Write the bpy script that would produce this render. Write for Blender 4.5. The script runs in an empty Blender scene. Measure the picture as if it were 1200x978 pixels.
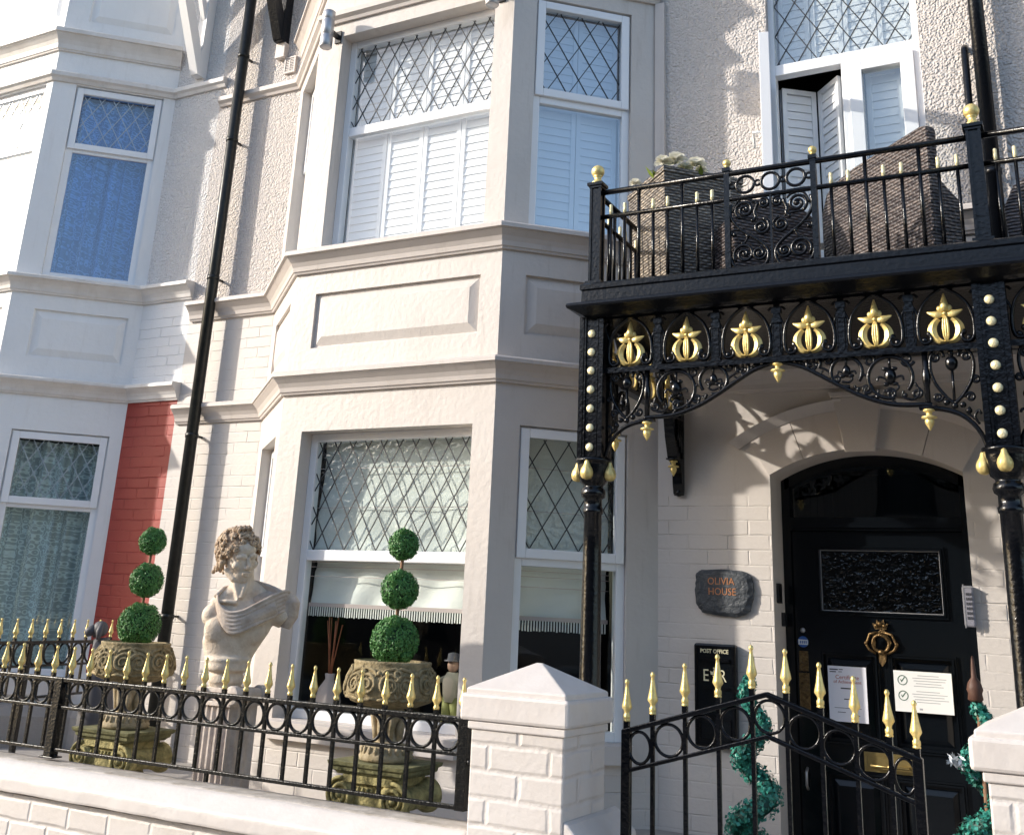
import bpy, bmesh, math, random
from math import sin, cos, pi, radians, sqrt, atan2, tan
from mathutils import Vector, Matrix, noise as mnoise
random.seed(7)
S = bpy.context.scene
COL = S.collection
# ------------------------------------------------------------------ camera, world, sun, exposure
F_PX, CX, CY, YAW, PITCH, ROLL = 1240.0, 587.0, 322.0, radians(28.75), radians(17.95), radians(-2.8)
EYE = 1.6
def cam_axes():
    f = Vector((-sin(YAW)*cos(PITCH), cos(YAW)*cos(PITCH), sin(PITCH)))
    r = Vector((cos(YAW), sin(YAW), 0)); d = f.cross(r)
    return r*cos(ROLL)+d*sin(ROLL), -r*sin(ROLL)+d*cos(ROLL), f
cr, cd, cf = cam_axes()
cam = bpy.data.cameras.new('camera'); camo = bpy.data.objects.new('camera', cam); COL.objects.link(camo)
camo.matrix_world = Matrix(((cr.x, -cd.x, -cf.x, 0), (cr.y, -cd.y, -cf.y, 0), (cr.z, -cd.z, -cf.z, EYE), (0, 0, 0, 1)))
cam.sensor_fit = 'HORIZONTAL'; cam.sensor_width = 36; cam.lens = F_PX/1200*36
cam.shift_x = (600-CX)/1200; cam.shift_y = -(489-CY)/1200
cam.clip_start = 0.05; cam.clip_end = 2000
S.camera = camo
SUN_EL, SUN_AZ = radians(22), radians(60)      # azimuth to the left of the facade's outward normal
sd = Vector((-sin(SUN_AZ)*cos(SUN_EL), -cos(SUN_AZ)*cos(SUN_EL), sin(SUN_EL)))
w = bpy.data.worlds.new('World'); S.world = w; w.use_nodes = True
nt = w.node_tree; bg = nt.nodes['Background']; sky = nt.nodes.new('ShaderNodeTexSky')
sky.sky_type = 'NISHITA'; sky.sun_disc = False; sky.sun_elevation = SUN_EL; sky.sun_rotation = atan2(sd.x, sd.y)
sky.air_density = 1.0; sky.dust_density = 1.5; sky.ozone_density = 1.0
nt.links.new(sky.outputs[0], bg.inputs[0]); bg.inputs[1].default_value = 0.15
sl = bpy.data.lights.new('sun', 'SUN'); sl.energy = 2.4; sl.angle = radians(0.9); sl.color = (1, .93, .83)
so = bpy.data.objects.new('sun', sl); COL.objects.link(so); so.rotation_euler = sd.to_track_quat('Z', 'Y').to_euler(); so.location = (-20, -12, 12)
S.view_settings.view_transform = 'Standard'; S.view_settings.look = 'None'; S.view_settings.gamma = 1
S.view_settings.exposure = 1.12; S.view_settings.use_curve_mapping = False
S.cycles.max_bounces = 8; S.cycles.transparent_max_bounces = 12

# ------------------------------------------------------------------ materials
M = {}
def mat(name, col, rough=.6, metal=0, bump=None, var=None, spec=.5, coat=0, streak=0):
    """bump: list of (kind, scale, strength, distance); var: (scale, amount, colour2)"""
    m = bpy.data.materials.new(name); m.use_nodes = True; n = m.node_tree.nodes; l = m.node_tree.links
    b = n['Principled BSDF']; b.inputs['Roughness'].default_value = rough; b.inputs['Metallic'].default_value = metal
    b.inputs['Base Color'].default_value = (*col, 1); b.inputs['Specular IOR Level'].default_value = spec
    b.inputs['Coat Weight'].default_value = coat
    geo = n.new('ShaderNodeNewGeometry')
    if var:
        t = n.new('ShaderNodeTexNoise'); t.inputs['Scale'].default_value = var[0]; t.inputs['Detail'].default_value = 8; t.inputs['Roughness'].default_value = .65
        l.new(geo.outputs['Position'], t.inputs['Vector'])
        r = n.new('ShaderNodeValToRGB'); r.color_ramp.elements[0].position = .35; r.color_ramp.elements[1].position = .68
        r.color_ramp.elements[0].color = (*col, 1); r.color_ramp.elements[1].color = (*var[2], 1)
        l.new(t.outputs['Fac'], r.inputs['Fac'])
        mx = n.new('ShaderNodeMix'); mx.data_type = 'RGBA'; mx.inputs['Factor'].default_value = var[1]
        mx.inputs[6].default_value = (*col, 1); l.new(r.outputs['Color'], mx.inputs[7]); l.new(mx.outputs[2], b.inputs['Base Color'])
    if streak:
        mp = n.new('ShaderNodeVectorMath'); mp.operation = 'MULTIPLY'; mp.inputs[1].default_value = (1, 1, .10); l.new(geo.outputs['Position'], mp.inputs[0])
        t2 = n.new('ShaderNodeTexNoise'); t2.inputs['Scale'].default_value = 16; t2.inputs['Detail'].default_value = 7; t2.inputs['Roughness'].default_value = .7; l.new(mp.outputs[0], t2.inputs['Vector'])
        r2 = n.new('ShaderNodeMapRange'); r2.inputs['From Min'].default_value = .55; r2.inputs['From Max'].default_value = .80; r2.inputs['To Max'].default_value = streak; l.new(t2.outputs['Fac'], r2.inputs['Value'])
        m2 = n.new('ShaderNodeMix'); m2.data_type = 'RGBA'; l.new(r2.outputs[0], m2.inputs['Factor']); src = b.inputs['Base Color'].links[0].from_socket if b.inputs['Base Color'].links else None
        if src: l.new(src, m2.inputs[6])
        else: m2.inputs[6].default_value = (*col, 1)
        m2.inputs[7].default_value = (col[0]*.55, col[1]*.50, col[2]*.44, 1); l.new(m2.outputs[2], b.inputs['Base Color'])
    prev = None
    for kind, sc, st, dist in (bump or []):
        bp = n.new('ShaderNodeBump'); bp.inputs['Strength'].default_value = st; bp.inputs['Distance'].default_value = dist
        if kind == 'noise':
            t = n.new('ShaderNodeTexNoise'); t.inputs['Scale'].default_value = sc; t.inputs['Detail'].default_value = 5
            l.new(geo.outputs['Position'], t.inputs['Vector']); l.new(t.outputs['Fac'], bp.inputs['Height'])
        elif kind == 'vor':
            t = n.new('ShaderNodeTexVoronoi'); t.inputs['Scale'].default_value = sc; t.feature = 'SMOOTH_F1'
            l.new(geo.outputs['Position'], t.inputs['Vector']); l.new(t.outputs['Distance'], bp.inputs['Height']); bp.invert = True
        if prev: l.new(prev.outputs[0], bp.inputs['Normal'])
        prev = bp
    if prev: l.new(prev.outputs[0], b.inputs['Normal'])
    M[name] = m; return m

def brickmat(name, col, depth=.006, bw=.225, rh=.0775, fade=(.42, .62), dirt=.12, mort=.006, dark=(.35, .32, .29), crack=.22):
    m = mat(name, col, .55); n = m.node_tree.nodes; l = m.node_tree.links; b = n['Principled BSDF']
    uv = n.new('ShaderNodeUVMap'); br = n.new('ShaderNodeTexBrick')
    # wobble so joints are not ruler straight
    ns = n.new('ShaderNodeTexNoise'); ns.inputs['Scale'].default_value = 9; l.new(uv.outputs[0], ns.inputs['Vector'])
    ad = n.new('ShaderNodeVectorMath'); ad.operation = 'MULTIPLY_ADD'; ad.inputs[1].default_value = (.012, .012, 0); l.new(ns.outputs['Color'], ad.inputs[0]); l.new(uv.outputs[0], ad.inputs[2])
    l.new(ad.outputs[0], br.inputs['Vector'])
    br.inputs['Scale'].default_value = 1; br.inputs['Brick Width'].default_value = bw; br.inputs['Row Height'].default_value = rh
    br.inputs['Mortar Size'].default_value = mort; br.inputs['Mortar Smooth'].default_value = .9
    br.inputs['Color1'].default_value = (1, 1, 1, 1); br.inputs['Color2'].default_value = (.93, .93, .93, 1); br.inputs['Mortar'].default_value = (0, 0, 0, 1)
    # paint fills most of the joints: fade them with a large noise
    fn = n.new('ShaderNodeTexNoise'); fn.inputs['Scale'].default_value = 3.2; fn.inputs['Detail'].default_value = 6; fn.inputs['Roughness'].default_value = .7; l.new(uv.outputs[0], fn.inputs['Vector'])
    mr = n.new('ShaderNodeMapRange'); mr.inputs['From Min'].default_value = fade[0]; mr.inputs['From Max'].default_value = fade[1]; l.new(fn.outputs['Fac'], mr.inputs['Value'])
    mr.inputs['To Min'].default_value = .10
    mu = n.new('ShaderNodeMath'); mu.operation = 'MULTIPLY'; l.new(br.outputs['Fac'], mu.inputs[0]); l.new(mr.outputs[0], mu.inputs[1])
    bp = n.new('ShaderNodeBump'); bp.invert = True; bp.inputs['Distance'].default_value = depth; bp.inputs['Strength'].default_value = 1; l.new(mu.outputs[0], bp.inputs['Height'])
    t = n.new('ShaderNodeTexNoise'); t.inputs['Scale'].default_value = 45; t.inputs['Detail'].default_value = 6; l.new(uv.outputs[0], t.inputs['Vector'])
    bp2 = n.new('ShaderNodeBump'); bp2.inputs['Distance'].default_value = .0022; bp2.inputs['Strength'].default_value = .8; l.new(t.outputs['Fac'], bp2.inputs['Height']); l.new(bp.outputs[0], bp2.inputs['Normal'])
    l.new(bp2.outputs[0], b.inputs['Normal'])
    # thin dark cracks only where a second noise lets the joint open
    cn = n.new('ShaderNodeTexNoise'); cn.inputs['Scale'].default_value = 5.5; cn.inputs['Detail'].default_value = 5; l.new(uv.outputs[0], cn.inputs['Vector'])
    cm = n.new('ShaderNodeMapRange'); cm.inputs['From Min'].default_value = .56; cm.inputs['From Max'].default_value = .70; cm.inputs['To Max'].default_value = crack; l.new(cn.outputs['Fac'], cm.inputs['Value'])
    pw = n.new('ShaderNodeMath'); pw.operation = 'POWER'; pw.inputs[1].default_value = 3; l.new(br.outputs['Fac'], pw.inputs[0])
    m2 = n.new('ShaderNodeMath'); m2.operation = 'MULTIPLY'; l.new(pw.outputs[0], m2.inputs[0]); l.new(cm.outputs[0], m2.inputs[1])
    dn = n.new('ShaderNodeTexNoise'); dn.inputs['Scale'].default_value = 1.3; dn.inputs['Detail'].default_value = 9; dn.inputs['Roughness'].default_value = .7; l.new(uv.outputs[0], dn.inputs['Vector'])
    dm = n.new('ShaderNodeMapRange'); dm.inputs['From Min'].default_value = .45; dm.inputs['From Max'].default_value = .8; dm.inputs['To Max'].default_value = dirt*2.2; l.new(dn.outputs['Fac'], dm.inputs['Value'])
    mx0 = n.new('ShaderNodeMix'); mx0.data_type = 'RGBA'; mx0.inputs[6].default_value = (*col, 1); mx0.inputs[7].default_value = (col[0]*.7, col[1]*.66, col[2]*.6, 1); l.new(dm.outputs[0], mx0.inputs['Factor'])
    mx = n.new('ShaderNodeMix'); mx.data_type = 'RGBA'; l.new(m2.outputs[0], mx.inputs['Factor']); l.new(mx0.outputs[2], mx.inputs[6]); mx.inputs[7].default_value = (col[0]*dark[0], col[1]*dark[1], col[2]*dark[2], 1)
    l.new(mx.outputs[2], b.inputs['Base Color'])
    return m

PAINT = (.60, .555, .515)
WHITE = (.80, .80, .80)
brickmat('painted_brick', PAINT, .0036)
brickmat('garden_brick', (.63, .59, .56), .0046, .235, .085, (.3, .6), .3, .014, (.30, .25, .21), .30)
brickmat('white_brick', WHITE, .005)
brickmat('red_brick', (.36, .038, .024), .006, dirt=.3, crack=.5)
mat('render', PAINT, .5, bump=[('noise', 30, .6, .004), ('noise', 5, .6, .0035)], var=(2.2, .4, (.50, .45, .41)), streak=.5)
mat('smooth_trim', (.57, .52, .485), .5, bump=[('noise', 40, .4, .0015), ('noise', 9, .6, .004)], var=(3, .3, (.45, .40, .36)), streak=.4)
mat('garden_render', (.64, .60, .57), .5, bump=[('noise', 60, .5, .002), ('noise', 12, .5, .005)], var=(7, .35, (.48, .42, .38)))
mat('white_render', WHITE, .5, bump=[('noise', 30, .6, .003), ('noise', 5, .6, .005)], var=(3, .25, (.66, .65, .64)), streak=.22)
mat('white_trim', (.74, .71, .68), .5, bump=[('noise', 30, .4, .002)], var=(5, .5, (.52, .47, .42)), streak=.4)
mat('roughcast', (.66, .61, .575), .8, bump=[('noise', 36, .8, .017), ('vor', 84, 1.0, .013), ('noise', 150, .6, .004)], var=(70, .5, (.42, .37, .33)))
mat('white_roughcast', (.74, .72, .71), .8, bump=[('noise', 36, .8, .017), ('vor', 84, 1.0, .013), ('noise', 150, .6, .004)], var=(60, .55, (.48, .44, .40)))
mat('upvc', (.83, .84, .86), .25, var=(8, .15, (.72, .72, .72)))
mat('white_paint', (.80, .79, .78), .4, bump=[('noise', 25, .3, .002)])
mat('iron', (.0025, .003, .0045), .19, bump=[('noise', 55, .7, .0028), ('noise', 160, .4, .0010)], spec=.36)
mat('iron_satin', (.0035, .0045, .007), .27, bump=[('noise', 50, .7, .003)], spec=.30)
mat('iron_worn', (.003, .0035, .004), .26, bump=[('noise', 90, .9, .003)], var=(80, .22, (.03, .03, .028)), spec=.32)
mat('gold', (.80, .64, .26), .40, metal=.5, bump=[('noise', 90, .8, .0025)], var=(34, .55, (.50, .36, .12)))
mat('gold_cream', (.86, .78, .50), .35, metal=.25, bump=[('noise', 140, .9, .003)], var=(60, .35, (.62, .50, .22)))
mat('aged_brass', (.26, .165, .07), .38, metal=.8, bump=[('noise', 120, 1.0, .004)], var=(90, .9, (.05, .03, .015)))
mat('brass', (.42, .32, .13), .35, metal=.75, bump=[('noise', 60, .5, .002)], var=(30, .5, (.2, .14, .05)))
mat('black_door', (.0035, .005, .007), .18, bump=[('noise', 14, .3, .002)], spec=.35)
mat('downpipe', (.006, .007, .007), .35, bump=[('noise', 40, .6, .002)], var=(25, .3, (.04, .045, .04)), spec=.3)
mat('dark_joint', (.09, .065, .05), .9, bump=[('noise', 60, 1.0, .008)])
mat('coping_dirt', (.50, .46, .42), .7, bump=[('noise', 60, .8, .004)], var=(11, .85, (.24, .21, .17)))
mat('stone_moss', (.20, .19, .085), .85, bump=[('noise', 70, 1.0, .006)], var=(18, .9, (.05, .055, .02)))
mat('stone_foot', (.46, .38, .26), .85, bump=[('noise', 60, 1.0, .006)], var=(14, .85, (.17, .13, .05)), streak=.5)
mat('stone_yellow', (.47, .40, .17), .85, bump=[('noise', 70, 1.0, .008), ('noise', 20, .5, .006)], var=(20, .95, (.075, .075, .025)), streak=.6)
mat('stone_urn', (.34, .27, .15), .88, bump=[('noise', 60, 1.0, .008), ('noise', 18, .6, .01)], var=(22, .9, (.10, .08, .035)))
mat('stone_bust', (.72, .63, .52), .75, bump=[('noise', 110, 1.0, .004), ('noise', 40, .6, .004)], var=(14, .65, (.42, .31, .21)), streak=.5)
mat('stone_hair', (.52, .40, .28), .8, bump=[('noise', 90, 1.0, .005)], var=(26, .7, (.24, .15, .09)))
mat('stone_drape', (.56, .48, .41), .8, bump=[('noise', 60, .8, .004)], var=(14, .7, (.28, .21, .16)))
mat('stone_pedestal', (.62, .54, .47), .85, bump=[('noise', 50, 1.0, .006)], var=(8, .7, (.24, .19, .16)))
mat('leaf', (.045, .16, .035), .5, var=(70, .9, (.12, .32, .08)))
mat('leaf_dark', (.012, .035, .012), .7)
mat('ivy', (.012, .12, .075), .45, var=(55, .95, (.05, .34, .28)))
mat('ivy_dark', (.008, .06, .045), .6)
mat('dark_wood', (.09, .04, .025), .6)
mat('stem', (.22, .12, .065), .8, bump=[('noise', 80, .8, .003)])
mat('terracotta', (.20, .065, .03), .7)
mat('flower', (.90, .89, .80), .6)
_n = M['flower'].node_tree; _t = _n.nodes.new('ShaderNodeBsdfTranslucent'); _t.inputs[0].default_value = (.92, .90, .78, 1); _a = _n.nodes.new('ShaderNodeMixShader'); _a.inputs[0].default_value = .5
_n.links.new(_n.nodes['Principled BSDF'].outputs[0], _a.inputs[1]); _n.links.new(_t.outputs[0], _a.inputs[2]); _n.links.new(_a.outputs[0], _n.nodes['Material Output'].inputs[0])
mat('flower_green', (.25, .35, .06), .5)
mat('slate', (.035, .042, .052), .55, bump=[('noise', 35, 1.0, .012), ('noise', 110, .8, .004)], var=(20, .6, (.075, .085, .095)))
mat('copper_letters', (.46, .20, .09), .5, metal=.2)
mat('cream_letters', (.62, .58, .40), .5)
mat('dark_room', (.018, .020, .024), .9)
mat('blind', (.80, .80, .76), .85, bump=[('noise', 12, .7, .01)])
mat('blind_pink', (.55, .45, .43), .85)
mat('shutter', (.86, .87, .88), .4)
mat('lead', (.035, .037, .042), .5, metal=.3)
mat('lead_pale', (.42, .46, .50), .4, metal=.4)
mat('paper_shaded', (.78, .78, .84), .5); mat('paper_white', (.82, .82, .80), .4); mat('ink', (.06, .06, .07), .6)  # the certificate's sheet has its lilac shade put into the base colour
mat('ink_grey', (.35, .36, .38), .6); mat('red_ink', (.45, .12, .10), .6); mat('green_ink', (.03, .10, .06), .6)
mat('blue_sticker', (.03, .12, .42), .35); mat('steel', (.50, .49, .49), .42, metal=.75, var=(30, .3, (.35, .34, .36)))
mat('plastic_grey', (.25, .25, .29), .3); mat('black_plastic', (.012, .012, .013), .35)
mat('asphalt', (.05, .05, .052), .9, bump=[('noise', 150, .7, .01)], var=(3, .5, (.07, .07, .07)))
mat('paving', (.30, .28, .26), .85, bump=[('noise', 60, .6, .006)], var=(4, .5, (.2, .19, .17)))
mat('concrete', (.33, .31, .29), .85, bump=[('noise', 40, .6, .006)], var=(4, .5, (.24, .22, .2)))
mat('slate_roof', (.07, .075, .09), .7); mat('opp_brick', (.11, .085, .07), .8, bump=[('noise', 30, .6, .006)], var=(6, .5, (.07, .055, .05)))
mat('figure_skin', (.30, .18, .13), .6); mat('figure_green', (.20, .20, .05), .7); mat('figure_cream', (.36, .33, .25), .7)
mat('reed', (.30, .09, .04), .7)
def wicker(name, c1, c2):
    m = mat(name, c1, .45); n = m.node_tree.nodes; l = m.node_tree.links; b = n['Principled BSDF']
    def math_(op, a, b_=None, c_=None):
        x = n.new('ShaderNodeMath'); x.operation = op
        for i_, v_ in enumerate((a, b_, c_)):
            if v_ is None: continue
            if isinstance(v_, (int, float)): x.inputs[i_].default_value = v_
            else: l.new(v_, x.inputs[i_])
        return x.outputs[0]
    uv = n.new('ShaderNodeUVMap'); ns = n.new('ShaderNodeTexNoise'); ns.inputs['Scale'].default_value = 14; l.new(uv.outputs[0], ns.inputs['Vector'])
    sep = n.new('ShaderNodeSeparateXYZ'); l.new(uv.outputs[0], sep.inputs[0])
    v = math_('MULTIPLY_ADD', ns.outputs['Fac'], .010, sep.outputs[1]); row = math_('FLOOR', math_('DIVIDE', v, .0165))
    u = math_('MULTIPLY_ADD', row, 3.14159, math_('MULTIPLY', sep.outputs[0], 6.28318/.050))
    over = math_('MULTIPLY_ADD', math_('SINE', u), .5, .5); strand = math_('ABSOLUTE', math_('SINE', math_('MULTIPLY', v, 3.14159/.0165)))
    h = math_('MULTIPLY', strand, math_('MULTIPLY_ADD', over, .9, .1))
    st = n.new('ShaderNodeVectorMath'); st.operation = 'MULTIPLY'; st.inputs[1].default_value = (6, 32, 1); l.new(uv.outputs[0], st.inputs[0])
    n2 = n.new('ShaderNodeTexNoise'); n2.inputs['Scale'].default_value = 1.2; n2.inputs['Detail'].default_value = 4; l.new(st.outputs[0], n2.inputs['Vector'])
    mr = n.new('ShaderNodeMapRange'); mr.inputs['From Min'].default_value = .38; mr.inputs['From Max'].default_value = .62; l.new(n2.outputs['Fac'], mr.inputs['Value'])
    mx = n.new('ShaderNodeMix'); mx.data_type = 'RGBA'; mx.inputs[6].default_value = (*c1, 1); mx.inputs[7].default_value = (*c2, 1); l.new(mr.outputs[0], mx.inputs['Factor'])
    hp = math_('POWER', h, .6); mx2 = n.new('ShaderNodeMix'); mx2.data_type = 'RGBA'; mx2.inputs[6].default_value = (c1[0]*.18, c1[1]*.18, c1[2]*.18, 1); l.new(hp, mx2.inputs['Factor']); l.new(mx.outputs[2], mx2.inputs[7])
    l.new(mx2.outputs[2], b.inputs['Base Color']); bp = n.new('ShaderNodeBump'); bp.inputs['Distance'].default_value = .012; l.new(h, bp.inputs['Height']); l.new(bp.outputs[0], b.inputs['Normal'])
wicker('wicker', (.075, .06, .062), (.27, .22, .20)); wicker('wicker_light', (.19, .16, .135), (.52, .44, .35))
def glassmat(name, tint, base=.06, rough=.0, wob=0, ior=1.6, dirt=0):
    m = bpy.data.materials.new(name); m.use_nodes = True; n = m.node_tree.nodes; l = m.node_tree.links; n.remove(n['Principled BSDF'])
    out = n['Material Output']; tr = n.new('ShaderNodeBsdfTransparent'); gl = n.new('ShaderNodeBsdfGlossy'); gl.inputs['Roughness'].default_value = rough
    tr.inputs[0].default_value = (*tint, 1); fr = n.new('ShaderNodeLayerWeight'); pw = n.new('ShaderNodeMath'); pw.operation = 'POWER'; pw.inputs[1].default_value = 4.0; l.new(fr.outputs['Facing'], pw.inputs[0])
    ad = n.new('ShaderNodeMath'); ad.operation = 'MULTIPLY_ADD'; ad.use_clamp = True; ad.inputs[1].default_value = 1-base; ad.inputs[2].default_value = base; l.new(pw.outputs[0], ad.inputs[0])
    mx = n.new('ShaderNodeMixShader'); l.new(ad.outputs[0], mx.inputs[0]); l.new(tr.outputs[0], mx.inputs[1]); l.new(gl.outputs[0], mx.inputs[2]); l.new(mx.outputs[0], out.inputs[0])
    if wob:
        geo = n.new('ShaderNodeNewGeometry'); t = n.new('ShaderNodeTexNoise'); t.inputs['Scale'].default_value = wob[0]; l.new(geo.outputs['Position'], t.inputs['Vector'])
        bp = n.new('ShaderNodeBump'); bp.inputs['Distance'].default_value = wob[1]; l.new(t.outputs['Fac'], bp.inputs['Height']); l.new(bp.outputs[0], gl.inputs['Normal']); 
    M[name] = m
glassmat('glass', (.93, .97, .96), .05, wob=(1.5, .004))
glassmat('glass_textured', (.88, .93, .92), .08, .08, wob=(28, .006))
glassmat('glass_sky_blue', (.86, .94, 1.0), .36, wob=(1.2, .003))  # sky's blue reflection put into the glass tint and mirror strength
glassmat('glass_dark', (.25, .28, .26), .05, .03, wob=(35, .008))
glassmat('glass_clear', (.95, .97, .97), .12, wob=(1.2, .004))
glassmat('glass_sky_deep', (.33, .58, .95), .20, wob=(1.2, .004))  # blue tint stands in for sky reflected in the neighbour's upper panes
glassmat('glass_grey', (.80, .91, .90), .08, wob=(1.4, .004))
def lacemat():
    m = bpy.data.materials.new('lace'); m.use_nodes = True; n = m.node_tree.nodes; l = m.node_tree.links; b = n['Principled BSDF']; M['lace'] = m
    b.inputs['Base Color'].default_value = (.86, .90, .92, 1); b.inputs['Roughness'].default_value = .9
    uv = n.new('ShaderNodeUVMap'); v = n.new('ShaderNodeTexVoronoi'); v.inputs['Scale'].default_value = 27; v.inputs['Randomness'].default_value = .75; l.new(uv.outputs[0], v.inputs['Vector'])
    mu = n.new('ShaderNodeMath'); mu.operation = 'MULTIPLY'; mu.inputs[1].default_value = 15; l.new(v.outputs['Distance'], mu.inputs[0])
    sn = n.new('ShaderNodeMath'); sn.operation = 'SINE'; l.new(mu.outputs[0], sn.inputs[0])
    ns = n.new('ShaderNodeTexNoise'); ns.inputs['Scale'].default_value = 60; l.new(uv.outputs[0], ns.inputs['Vector'])
    ad = n.new('ShaderNodeMath'); ad.operation = 'ADD'; l.new(sn.outputs[0], ad.inputs[0]); l.new(ns.outputs['Fac'], ad.inputs[1])
    mr = n.new('ShaderNodeMapRange'); mr.inputs['From Min'].default_value = .6; mr.inputs['From Max'].default_value = 1.1; mr.inputs['To Min'].default_value = .62; mr.inputs['To Max'].default_value = 1.0; l.new(ad.outputs[0], mr.inputs['Value'])
    sc_ = n.new('ShaderNodeVectorMath'); sc_.operation = 'MULTIPLY'; sc_.inputs[1].default_value = (13, .25, 0); l.new(uv.outputs[0], sc_.inputs[0])
    fo = n.new('ShaderNodeTexNoise'); fo.inputs['Scale'].default_value = 1; fo.inputs['Detail'].default_value = 3; l.new(sc_.outputs[0], fo.inputs['Vector'])
    fm = n.new('ShaderNodeMapRange'); fm.inputs['From Min'].default_value = .35; fm.inputs['From Max'].default_value = .65; fm.inputs['To Min'].default_value = .55; fm.inputs['To Max'].default_value = 1.05; l.new(fo.outputs['Fac'], fm.inputs['Value'])
    am = n.new('ShaderNodeMath'); am.operation = 'MULTIPLY'; am.use_clamp = True; l.new(mr.outputs[0], am.inputs[0]); l.new(fm.outputs[0], am.inputs[1]); l.new(am.outputs[0], b.inputs['Alpha'])
lacemat()

# ------------------------------------------------------------------ mesh builder
class MB:
    def __init__(s, T=None): s.v = []; s.f = []; s.T = T; s.sm = []; s.smooth = False
    def pt(s, p):
        p = Vector(p); s.v.append(s.T @ p if s.T is not None else p); return len(s.v)-1
    def face(s, idx): s.f.append(tuple(idx)); s.sm.append(s.smooth)
    def quad(s, *ps): s.face([s.pt(p) for p in ps])
    def box(s, x0, x1, y0, y1, z0, z1):
        i = [s.pt(p) for p in ((x0,y0,z0),(x1,y0,z0),(x1,y1,z0),(x0,y1,z0),(x0,y0,z1),(x1,y0,z1),(x1,y1,z1),(x0,y1,z1))]
        sm = s.smooth; s.smooth = False
        for q in ((0,3,2,1),(4,5,6,7),(0,1,5,4),(1,2,6,5),(2,3,7,6),(3,0,4,7)): s.face([i[k] for k in q])
        s.smooth = sm
    def prism(s, poly, y0, y1, axis='y', bev=0):
        """poly in (x,z) extruded along y, or axis='z': (x,y) extruded along z, or 'x': (y,z) along x"""
        def P(a, b, c): return (a, c, b) if axis == 'y' else ((a, b, c) if axis == 'z' else (c, a, b))
        A = [s.pt(P(a, b, y0)) for a, b in poly]; B = [s.pt(P(a, b, y1)) for a, b in poly]; n = len(poly)
        s.face(A[::-1]); s.face(B)
        for i in range(n): s.face((A[i], A[(i+1) % n], B[(i+1) % n], B[i]))
    def tube(s, pts, r, n=8, closed=False, caps=True, sx=1.0):
        pts = [Vector(p) for p in pts]; N = len(pts); R = r if isinstance(r, (list, tuple)) else [r]*N
        sm = s.smooth; s.smooth = True; rings = []; up = None
        for i in range(N):
            a = pts[(i-1) % N] if (closed or i > 0) else pts[i]; b = pts[(i+1) % N] if (closed or i < N-1) else pts[i]
            t = (b-a); t = t.normalized() if t.length > 1e-9 else Vector((0, 0, 1))
            if up is None:
                up = t.cross(Vector((0, 1, 0)));
                if up.length < .1: up = t.cross(Vector((1, 0, 0)))
                up.normalize()
            else:
                up = up - t*up.dot(t)
                up.normalize()
            q = t.cross(up)
            rings.append([s.pt(pts[i]+up*cos(2*pi*k/n+pi/n)*R[i]+q*sin(2*pi*k/n+pi/n)*R[i]*sx) for k in range(n)])
        for i in range(N if closed else N-1):
            A = rings[i]; B = rings[(i+1) % N]
            for k in range(n): s.face((A[k], A[(k+1) % n], B[(k+1) % n], B[k]))
        if caps and not closed: s.face(rings[0][::-1]); s.face(rings[-1])
        s.smooth = sm
    def lathe(s, prof, c=(0, 0, 0), n=16, lobes=0, la=0, square=False):
        sm = s.smooth; s.smooth = not square; rings = []; c = Vector(c)
        for r, z in prof:
            ring = []
            for k in range(n):
                a = 2*pi*(k+.5)/n; rr = r*(1+la*cos(lobes*a)) if lobes else r
                if square: rr = r*1.41421
                ring.append(s.pt(c+Vector((cos(a)*rr, sin(a)*rr, z))))
            rings.append(ring)
        for A, B in zip(rings, rings[1:]):
            for k in range(n): s.face((A[k], A[(k+1) % n], B[(k+1) % n], B[k]))
        s.face(rings[0][::-1]); s.face(rings[-1]); s.smooth = sm
    def sphere(s, c, rx, ry=None, rz=None, n=12, m=8):
        ry = ry or rx; rz = rz or rx
        sm = s.smooth; s.smooth = True; c = Vector(c); rings = []
        top = s.pt(c+Vector((0, 0, rz))); bot = s.pt(c-Vector((0, 0, rz)))
        for j in range(1, m):
            t = pi*j/m; rings.append([s.pt(c+Vector((rx*sin(t)*cos(2*pi*k/n), ry*sin(t)*sin(2*pi*k/n), rz*cos(t)))) for k in range(n)])
        for k in range(n): s.face((top, rings[0][k], rings[0][(k+1) % n])); s.face((bot, rings[-1][(k+1) % n], rings[-1][k]))
        for A, B in zip(rings, rings[1:]):
            for k in range(n): s.face((A[k], B[k], B[(k+1) % n], A[(k+1) % n]))
        s.smooth = sm
    def sweep(s, prof, path, caps=True):
        """profile of (outward distance, z) swept along an xy path; outward is to the right of travel"""
        P = [Vector(p) for p in path]; rows = []
        for i, p in enumerate(P):
            d0 = (P[i]-P[i-1]).normalized() if i > 0 else (P[1]-P[0]).normalized()
            d1 = (P[i+1]-P[i]).normalized() if i < len(P)-1 else d0
            n0 = Vector((d0.y, -d0.x)); n1 = Vector((d1.y, -d1.x)); m = n0+n1; m = m/(m.dot(n0))
            rows.append([s.pt((p.x+m.x*d, p.y+m.y*d, z)) for d, z in prof])
        for A, B in zip(rows, rows[1:]):
            for k in range(len(prof)-1): s.face((A[k], B[k], B[k+1], A[k+1]))
        if caps: s.face(rows[0]); s.face(rows[-1][::-1])
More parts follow.
